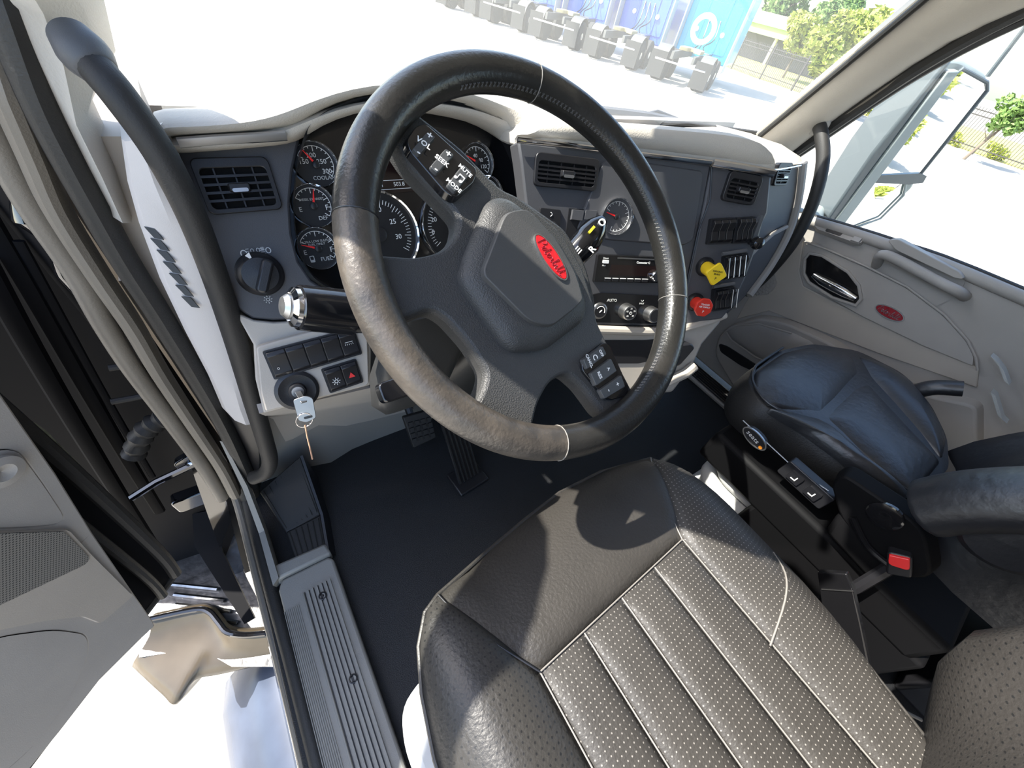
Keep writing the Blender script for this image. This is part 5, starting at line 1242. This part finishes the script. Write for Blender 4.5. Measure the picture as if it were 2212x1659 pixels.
obj('rear_housing', MB().loft([[atx(a,b,.815) for a,b in ((1850,1085),(1990,1180))],[atx(a,b,.80) for a,b in ((1800,1120),(1930,1230))],[atx(a,b,.80) for a,b in ((1780,1150),(1880,1260))]], thick=(.10,0,0)), BLACKM, pz, bev=.01)
RC = SFp.sub(SFp.uv(1948,1112,.02)[0], SFp.uv(1948,1112,.02)[1]-.035, .015)
obj('recline_cover', MB().prism(RC, round_poly([(-.10,.03),(.03,.05),(.11,-.02),(.08,-.08),(-.04,-.06),(-.10,-.01)],.03), -.03, .008, .006), BLACKM, pz, bev=.004)
obj('pivot_cap', MB().lathe(RC.sub(-.01,.015,.006),[(.026,0),(.026,.006),(.018,.009),(.0,.006)],26,False), GLOSS, pz)
obj('recline_lever', MB().tube(spline([RC(-.03,-.03,.012),RC(.02,-.055,.014),(RC(.065,-.05,.018))],4), .006, 8), GLOSS, pz)
# backrest and armrests
mb = MB(); rows = []
for k in range(13):
    z = .44+.055*k; yb = -.26-.22*(z-.44); row = []
    for i in range(21):
        s = i/20; x = .86+.46*s; e = abs(s-.5)*2
        row.append(Vector((x, yb+.035*math.exp(-((e-.8)/.16)**2)-.09*max(0,e-.88)/.12+.006*math.sin(9*s+14*z)+.004*math.sin(31*z+5*s), z)))
    rows.append(row)
mb.loft(rows, thick=(0,-.10,0)); obj('backrest', mb, PLEATH, pz, smooth=70)
def armrest(path, r, flat, name='armrest'):
    mb = MB(); P = spline(path,5); n = len(P)
    rad = [r*min(1,math.sqrt(max(.02,i/5)))*(1 if i < n-3 else 1) for i in range(n)]
    mb.tube(P, rad, 18, flat=flat); return obj(name, mb, PLEATH, pz, smooth=70)
armrest([atx(1988,1098,.80),atx(2010,1095,.80),atx(2070,1085,.80),atx(2140,1080,.80),atx(2230,1080,.80),atx(2330,1085,.80)], .058, .75)
armrest([atx(1868,905,1.37),atx(1890,890,1.37),atx(1950,858,1.37),atx(2010,838,1.37),atx(2080,840,1.38)], .024, .8)
obj('arm_pivot', MB().lathe(Fr(atx(2185,1160,.80),(0,-1,0),(0,0,1),(-1,0,0)),[(.055,-.02),(.055,.01),(.045,.018),(0,.02)],28,False), PLEATH, pz)
bu_ = thing('belt_buckle', 'red push-button seat belt buckle beside the passenger seat', 'seat belt buckle', atx(1943,1262,.80))
bfz = atx(1943,1225,.785); BK = Fr(bfz, (.15,-1,0), (.1,.1,1), Vector((.15,-1,0)).cross(Vector((.1,.1,1))))
if (CAM-bfz).dot(BK.ez) < 0: BK = Fr(bfz, (-.15,1,0), (.1,.1,1), Vector((-.15,1,0)).cross(Vector((.1,.1,1))))
qb = BK.pts([(1915,1195),(1975,1208),(1972,1250),(1910,1238)])
obj('buckle_body', MB().prism(BK, round_poly(qb,.006), -.03, .0), BLACK, bu_, bev=.003)
qr = BK.pts([(1918,1197),(1970,1208),(1969,1229),(1960,1230),(1925,1220),(1916,1214)])
obj('release_button', MB().prism(BK, round_poly(qr,.003), -.004, .004, .001), BUCKLE, bu_, bev=.001, label='red release button')
obj('buckle_stalk', MB().tube([bfz-BK.ey*.02-BK.ez*.015, bfz-BK.ey*.10-BK.ez*.01+Vector((0,0,0)), Vector((bfz.x-.005,bfz.y-.02,.01))], .011, 8), BLACK, bu_)
# loose seat belt hanging by the passenger door
sbm = mat('belt_webbing', (.42,.43,.41), .7, bump=.4, bscale=600)
sb = thing('seat_belt', 'grey seat belt webbing behind the passenger seat', 'seat belt', atx(2170,905,1.45))
for L in (((2150,777),(2168,800),(2180,832)),((2150,855),(2165,905),(2175,915))):
    P = [atx(a,b,1.44) for a,b in L]
    obj('webbing', MB().loft([[p,p+Vector((.0,.012,.002))] for p in P], thick=(.03,0,0)), sbm, sb)
# black flat document panel beside the driver seat
XF = Fr((.665,0,0),(0,-1,0),(0,0,1),(-1,0,0))
# ---- between the seats
dh = thing('document_holder', 'glossy black flat plastic holder standing beside the driver seat', 'document holder', (.66,-.3,.0))
VV = Fr(atx(1830,1350,.69), (0,-1,0), (0,0,1), (-1,0,0))
q = VV.pts([(1765,1236),(1828,1240),(1843,1277),(1868,1395),(1886,1484),(1850,1640),(1815,1600)])
obj('panel', MB().prism(VV, q, -.012, .0), GLOSS, dh, bev=.002)
obj('fold_line', MB().tube([VV(*VV.uv(a,b,.0015),.0015) for a,b in ((1775,1273),(1843,1277))], .0012, 6), SATIN, dh)
sr = thing('seat_rail', 'worn bright metal seat mounting rail on the floor', 'seat rail', atz(1900,1520,.0))
q = [ (lambda p:(p.x,p.y))(atz(a,b,.05)) for a,b in ((1822,1452),(1875,1480),(1960,1570),(1930,1620),(1870,1600))]
obj('rail_plate', MB().prism(WX, q, .0, .05), STEEL, sr, bev=.004)
obj('rail_bolt', MB().lathe(Fr(atz(1885,1488,.055),(1,0,0),(0,1,0),(0,0,1)),[(.016,-.005),(.016,.010),(.010,.016),(0,.018)],12,False), CHROME, sr)
obj('rail_edge', MB().tube([atz(a,b,.055) for a,b in ((1850,1490),(1920,1520),(1990,1555))], .004, 8), SATIN, sr)
cb = thing('storage_box', 'dark grey storage box on the floor behind the passenger seat', 'storage box', (1.2,-.75,0))
obj('box_body', MB().box(WX,1.02,1.40,-.95,-.56,.0,.30,.01), BLACK, cb, bev=.012)
obj('box_lid', MB().box(WX,1.01,1.41,-.96,-.55,.30,.325,.004), BLACK, cb, bev=.008)
# ================================================================== outside: mirror, wiper
MIR = thing('wing_mirror', 'tall passenger wing mirror with two glasses outside the window', 'wing mirror', (1.95,.5,.5))
MN = Vector((-.50,-.865,-.06)).normalized(); mex = Vector((0,0,1)).cross(MN).normalized()*-1
mex = Vector((MN.y*-1, MN.x, 0)); mex = mex if mex.dot(w_dir(Vector((1,0,0)))) > 0 else -mex
MC = atx(1990,280,1.95); MF = Fr(MC, mex, MN.cross(mex) if MN.cross(mex).z > 0 else -MN.cross(mex), MN)
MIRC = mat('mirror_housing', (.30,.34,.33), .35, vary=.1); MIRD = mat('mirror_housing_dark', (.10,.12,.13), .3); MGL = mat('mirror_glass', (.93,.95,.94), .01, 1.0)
q = MF.pts([(2055,128),(2085,130),(2140,165),(2134,195),(1985,385),(1975,410),(1880,485),(1850,500),(1795,480),(1850,395),(2000,190)])
obj('housing', MB().prism(MF, round_poly(q,.015), -.10, -.008), MIRC, MIR, bev=.01)
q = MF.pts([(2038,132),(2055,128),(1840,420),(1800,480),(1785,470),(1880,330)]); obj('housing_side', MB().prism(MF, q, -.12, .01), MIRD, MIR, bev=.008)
q = MF.pts([(2040,150),(2066,150),(1815,486),(1792,482)]); obj('inner_edge', MB().prism(MF, q, -.01, .016), MIRC, MIR, bev=.004)
q = MF.pts([(2060,165),(2078,150),(2130,180),(2131,195),(1988,373),(1886,382)]); obj('main_glass', MB().prism(MF, round_poly(q,.008), -.006, .004), MGL, MIR, label='tall flat mirror glass')
q = MF.pts([(1882,392),(1958,392),(1950,420),(1900,470),(1840,492),(1818,484)]); obj('wide_glass', MB().pillow(MF, round_poly(q,.012), -.002, .008, 5, 2.0, base=-.006), MGL, MIR, smooth=60, label='small wide-angle mirror glass')
q = MF.pts([(1885,377),(1985,372),(1998,378),(1990,392),(1960,396),(1880,392)]); obj('glass_rim', MB().tube([MF(a,b,.005) for a,b in MF.pts([(2060,165),(2078,148),(2132,178),(2133,196),(1990,375),(1886,384),(2060,165)],.005)], .005, 8), MIRD, MIR)
obj('glass_rim', MB().tube([MF(a,b,.004) for a,b in MF.pts([(1958,392),(1952,422),(1902,472),(1842,494),(1818,486)],.004)], .004, 8), MIRC, MIR)
obj('divider', MB().prism(MF, q, -.004, .010), MIRD, MIR)
obj('antenna', MB().tube([MF(*MF.uv(2133,165),0), MF(*MF.uv(2212,62),0), MF(*MF.uv(2330,-90),0)], .006, 8), MIRD, MIR)
obj('arm', MB().tube(spline([MF(*MF.uv(1830,470),-.05), MF(*MF.uv(1785,480),-.06), atx(1745,480,1.66), Vector((1.62,.62,.62))],4), [.035]*13, 12, flat=.7), MIRC, MIR)

wp = thing('wiper', 'black windscreen wiper lying at the base of the windscreen', 'wiper', (.95,1.08,.8))
WY = 1.06
P0, P1, P2 = aty(1298,240,WY+.02), aty(1400,252,WY-.02), aty(1490,272,WY-.08)
obj('blade', MB().tube(spline([P0,P1,P2],6), .015, 8), DASHL, wp)
obj('arm', MB().tube([aty(1350,258,WY+.01), aty(1420,240,WY), aty(1500,272,WY-.09), aty(1560,285,WY-.10)], .006, 8), DASHL, wp)
P = spline([P0,P1,P2],8)
for i in range(0,len(P)-1): obj('blade_clip', MB().tube([P[i]+Vector((0,-.010,.004)), P[i]+Vector((0,.010,.006))], .004, 6), BLACK, wp)
# ================================================================== outside: parked trucks
BLUE = mat('blue_paint', (.05,.13,.52), .35, coat=.3); CYAN = mat('cyan_paint', (.02,.42,.72), .35, coat=.3)
TIRE = mat('tyre', (.035,.035,.033), .8); FRAME = mat('frame_grey', (.10,.10,.09), .6); WHEEL = mat('wheel_alloy', (.7,.7,.68), .3, .8); GREYC = mat('grey_fairing', (.33,.36,.38), .45)
FLAP = mat('mud_flap', (.025,.025,.023), .7)
def truck(pos, head, paint, sidem, label, spare=False, first=None):
    hx = Vector((math.cos(head), math.sin(head), 0)); hy = Vector((0,0,1)).cross(hx)
    F = Fr((pos[0],pos[1],GZ), hx, hy, (0,0,1))           # u ahead, v left, w up; origin at the rear of the frame
    t = thing('parked_truck', label, 'truck', F(3.0,0,0), 'tractor trucks parked in a row across the yard')
    obj('sleeper_cab', MB().prism(Fr(F(3.7,0,.75),hy,(0,0,1),hx), round_poly([(-1.22,0),(1.22,0),(1.22,2.3),(1.0,3.05),(-1.0,3.05),(-1.22,2.3)],.12), 0, 2.4), paint, t, bev=.05)
    obj('back_panel', MB().prism(Fr(F(3.7,0,.75),-hy,(0,0,1),-hx), round_poly([(-.95,.3),(.95,.3),(.95,1.9),(-.95,1.9)],.1), 0, .03), paint, t, bev=.01)
    for s in (-1,1):
        obj('side_fairing', MB().box(F, 3.15,3.72, s*1.22-.03, s*1.22+.03, .55, 3.5), sidem, t, bev=.02)
        obj('back_rib', MB().box(F, 3.64,3.70, s*.45-.04, s*.45+.04, 1.1, 3.0), paint, t, bev=.015)
        obj('frame_rail', MB().box(F, .0,4.0, s*.43-.05, s*.43+.05, .78, 1.02), FRAME, t)
        for u in (.75,2.05):
            AX = Fr(F(u,s*.92,.50),hx,(0,0,1),hy*s)
            for dd in (-.17,.13):
                tt_ = obj('tyre', MB().lathe(AX.sub(0,0,dd),[(.28,-.12),(.46,-.13),(.50,-.09),(.50,.09),(.46,.13),(.28,.12)],24), TIRE, t)
            obj('wheel_disc', MB().lathe(AX.sub(0,0,.20),[(.29,.05),(.27,-.01),(.14,-.02),(.12,.05),(0,.06)],20,False), WHEEL, tt_)
        obj('fender', MB().torus(Fr(F(.75,s*.92,.52),hx,(0,0,1),hy*s), .60, .30, 10, 6, .3, 2.9, flat=.05), FRAME, t)
        obj('mud_flap', MB().box(F, -.02,.02, s*.92-.33, s*.92+.33, .12, .95), FLAP, t)
    obj('fifth_wheel', MB().prism(Fr(F(1.4,0,1.05),hx,hy,(0,0,1)), round_poly([(-.5,-.45),(-.35,-.12),(.0,-.1),(.0,.1),(-.35,.12),(-.5,.45),(.3,.45),(.45,.2),(.45,-.2),(.3,-.45)],.05), 0, .12), mat_once('grease_tan',(.36,.30,.15),.6), t, bev=.02)
    obj('tail_bar', MB().box(F,-.03,.04,-1.05,1.05,.66,.72), STEEL, t, bev=.01)
    obj('deck_plate', MB().box(F,2.7,3.6,-.5,.5,1.03,1.07), STEEL, t)
    hs = MB(); 
    for k in (-.25,.0,.22): hs.tube(spline([F(3.68,k,2.1), F(3.3,k-.1,1.5), F(2.9,k*.5,1.25), F(2.6,k,1.1)],4), .025, 6)
    obj('air_hoses', hs, BLACK, t); 
    for k in (-.55,.6): obj('work_lamp', MB().lathe(Fr(F(3.66,k,1.7),hy,(0,0,1),-hx),[(.09,0),(.09,.06),(0,.06)],14,False), WHITE, t)
    if spare:
        obj('spare_hose_coil', MB().torus(Fr(F(2.75,.15,1.75),hy,(.0,0,1),-hx), .42, .10, 28, 10), WHITE, t, label='white coiled hose')
        ic = MB(); IFr = Fr(F(3.66,0,3.0),-hy,(0,0,1),-hx)
        for L in ([(-.6,.3),(-.35,.0),(-.7,-.1),(-.6,.3)],[(-.1,.4),(-.15,-.2)],[(.35,.3),(.6,-.1),(.2,-.1),(.35,.3)]): ic.tube([IFr(a,b,.02) for a,b in L], .025, 6)
        obj('drawn_marks', ic, BLACK, t)
    return t
def mat_once(n, c, r): return MATS.get(n) or mat(n, c, r)
HEAD = math.radians(26)
for i, (x, y, p, s_, lb) in enumerate(((16.6,12.6,CYAN,GREYC,'cyan-backed truck tractor at the right end of the row, white hose coil behind the cab'),
     (15.6,15.6,BLUE,GREYC,'blue-backed truck tractor standing directly left of the cyan one'),
     (14.7,18.6,BLUE,GREYC,'blue-backed truck tractor third from the right in the row'),
     (13.8,21.6,BLUE,GREYC,'blue-backed truck tractor fourth from the right in the row'),
     (12.9,24.6,BLUE,GREYC,'truck tractor at the far left of the row, mostly cut off by the top edge'))):
    truck((x,y), HEAD, p, s_, lb, spare=(i == 0))

# ================================================================== outside: building, fence, trees
bl_ = thing('low_building', 'low pale building with a green fascia behind the trees', 'building', (46,26,GZ))
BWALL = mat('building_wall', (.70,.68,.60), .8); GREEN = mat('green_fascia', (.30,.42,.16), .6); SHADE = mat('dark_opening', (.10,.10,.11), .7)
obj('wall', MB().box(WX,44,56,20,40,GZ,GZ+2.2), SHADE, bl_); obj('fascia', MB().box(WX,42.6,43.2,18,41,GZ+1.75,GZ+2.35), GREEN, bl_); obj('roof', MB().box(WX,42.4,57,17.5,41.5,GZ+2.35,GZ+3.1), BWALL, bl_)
for k in range(5): obj('post', MB().box(WX,43,43.2,19+5*k,19.2+5*k,GZ,GZ+1.75), BWALL, bl_)
IRON = mat('iron_fence', (.06,.055,.05), .6)
def fence(A, B, n, h, label):
    A, B = Vector(A), Vector(B); t = thing('iron_fence', label, 'fence', (A.x,A.y,GZ)); L = (B-A).length; d = (B-A)/L
    for z in (.25,h-.30,h-.12): obj('rail', MB().tube([A+Vector((0,0,z)),B+Vector((0,0,z))], .022, 6), IRON, t, smooth=0)
    pm = obj('pale', MB().box(Fr(A+d*.05,d,(0,0,1),Vector((0,0,1)).cross(d)),-.011,.011,.05,h,-.011,.011), IRON, t, smooth=0)
    for i in range(1,n): piece('pale', pm.data, wloc(pm)+d*(L*i/n), t)
    po = obj('post', MB().box(Fr(A,d,(0,0,1),Vector((0,0,1)).cross(d)),-.035,.035,0,h+.12,-.035,.035), IRON, t, smooth=0)
    k = 1
    while k*2.4 < L: piece('post', po.data, wloc(po)+d*(2.4*k), t); k += 1
    return t
fence((29.8,-2.5,GZ),(29.8,11.5,GZ),112,1.6,'black iron fence seen through the passenger window')
fence((29.8,12.0,GZ),(31.5,27,GZ),118,1.6,'black iron fence beyond the parked trucks, seen through the windscreen')
LEAF = mat('leaf_yellow_green', (.30,.36,.05), .6, col2=(.42,.44,.09), vscale=2); LEAFD = mat('leaf_green', (.12,.22,.05), .6, col2=(.20,.30,.08), vscale=2); BARK = mat('bark', (.16,.13,.10), .9)
def foliage(center, rx, rz, n, size, seed):
    rnd = random.Random(seed); mb = MB(); blobs = [(Vector((rnd.gauss(0,.42)*rx, rnd.gauss(0,.42)*rx, rnd.uniform(-.55,.65)*rz)), rnd.uniform(.22,.42)) for _ in range(16)]
    for _ in range(n):
        b, r = rnd.choice(blobs); v = Vector((rnd.gauss(0,1),rnd.gauss(0,1),rnd.gauss(0,1))).normalized()*r*rnd.uniform(.7,1.05)
        p = Vector(center)+b+Vector((v.x*rx,v.y*rx,v.z*rz)); a = Vector((rnd.gauss(0,1),rnd.gauss(0,1),rnd.gauss(0,.6))).normalized(); c = a.orthogonal().normalized(); c = (c*math.cos(rnd.random()*6)+a.cross(c)*math.sin(rnd.random()*6))
        s = size*rnd.uniform(.6,1.3); q = a.cross(c)*.01
        mb.add([p-a*s, p+c*s*.45, p+a*s, p-c*s*.45], [(0,1,2,3)])
    return mb
def tree(name, pos, h, rx, rz, n, size, m, seed, label, grp='trees beyond the yard', lean=(0,0)):
    p = Vector((pos[0],pos[1],GZ)); t = thing(name, label, 'tree', p, grp); top = p+Vector((lean[0],lean[1],h-rz*.6))
    mb = MB(); mb.tube([p, p.lerp(top,.5)+Vector((.05,.03,0)), top], [.09*h/3,.07*h/3,.03*h/3], 8)
    rnd = random.Random(seed)
    for k in range(5):
        a = rnd.random()*6.28; q = p.lerp(top,.45+.1*k); mb.tube([q, q+Vector((math.cos(a)*rx*.6,math.sin(a)*rx*.6,rz*.5))], [.035*h/3,.012*h/3], 6)
    obj('trunk', mb, BARK, t)
    f = obj('foliage', foliage(top, rx, rz, n, size, seed), m, t, smooth=0); f['kind'] = 'stuff'
    return t
def onray(px, py, x): return atx(px, py, x)
for nm, px, py, X, h, rx, rz, n, sz, m, sd, lb in (
   ('leafy_tree',1742,225,25.5,3.0,1.55,1.35,5200,.16,LEAF,11,'large yellow-green tree in front of the fence, beside the windscreen pillar'),
   ('leafy_tree',1700,150,36.,3.2,1.9,1.4,4200,.17,LEAF,12,'yellow-green tree between the building and the windscreen pillar'),
   ('leafy_tree',1655,80,60.,6.4,3.0,2.4,3600,.34,LEAFD,13,'darker green tree rising behind the low building roof'),
   ('leafy_tree',1790,80,72.,6.0,3.4,2.2,3600,.36,LEAFD,14,'dark green tree farthest back, right of the building roof'),
   ('leafy_tree',1840,130,40.,4.0,2.2,1.8,3600,.2,LEAF,15,'yellow-green tree crown cut by the windscreen pillar'),
   ('young_tree',2090,335,26.8,2.1,.75,.75,1500,.11,LEAFD,16,'slim young tree beside the iron fence in the passenger window')):
    q = atx(px,py,X); tree(nm,(q.x,q.y),h,rx,rz,n,sz,m,sd,lb, lean=(.2,-.3) if nm == 'young_tree' else (0,0))
def shrub(pos, rx, rz, n, size, m, seed, label):
    p = Vector((pos[0],pos[1],GZ)); t = thing('hedge_shrub', label, 'shrub', p, 'shrubs along the fence')
    obj('stem', MB().tube([p, p+Vector((0,0,rz))], [.03,.015], 6), BARK, t)
    f = obj('foliage', foliage(p+Vector((0,0,rz*.8)), rx, rz, n, size, seed), m, t, smooth=0); f['kind'] = 'stuff'
ORD = ('first','second','third','fourth','fifth','sixth','seventh')
for k in range(7):
    shrub((30.9, -1.5+1.9*k), .62, .32, 420, .10, LEAF, 40+k, 'low yellow-green hedge shrub behind the iron fence, '+ORD[k]+' from its right end')
# ground behind the truck on the passenger side, seen in the mirror: hedge and shed
for k in range(6):
    yy = (-9,-12,-15.5,-19.5,-24,-29.5)[k]; shrub((1.95-.262*yy, yy), .25-.022*yy, .55, 1100, .11, LEAF, 60+k, 'tall yellow-green hedge shrub behind the truck, '+ORD[k]+' from the cab')
sh = thing('shed', 'white shed with dark door reflected in the wing mirror', 'shed', (16,-43,GZ))
obj('shed_wall', MB().box(WX,6,26,-46,-40,GZ,GZ+4.0), BWALL, sh); obj('shed_door', MB().box(WX,13.4,15.4,-40,-39.9,GZ,GZ+2.2), SHADE, sh)
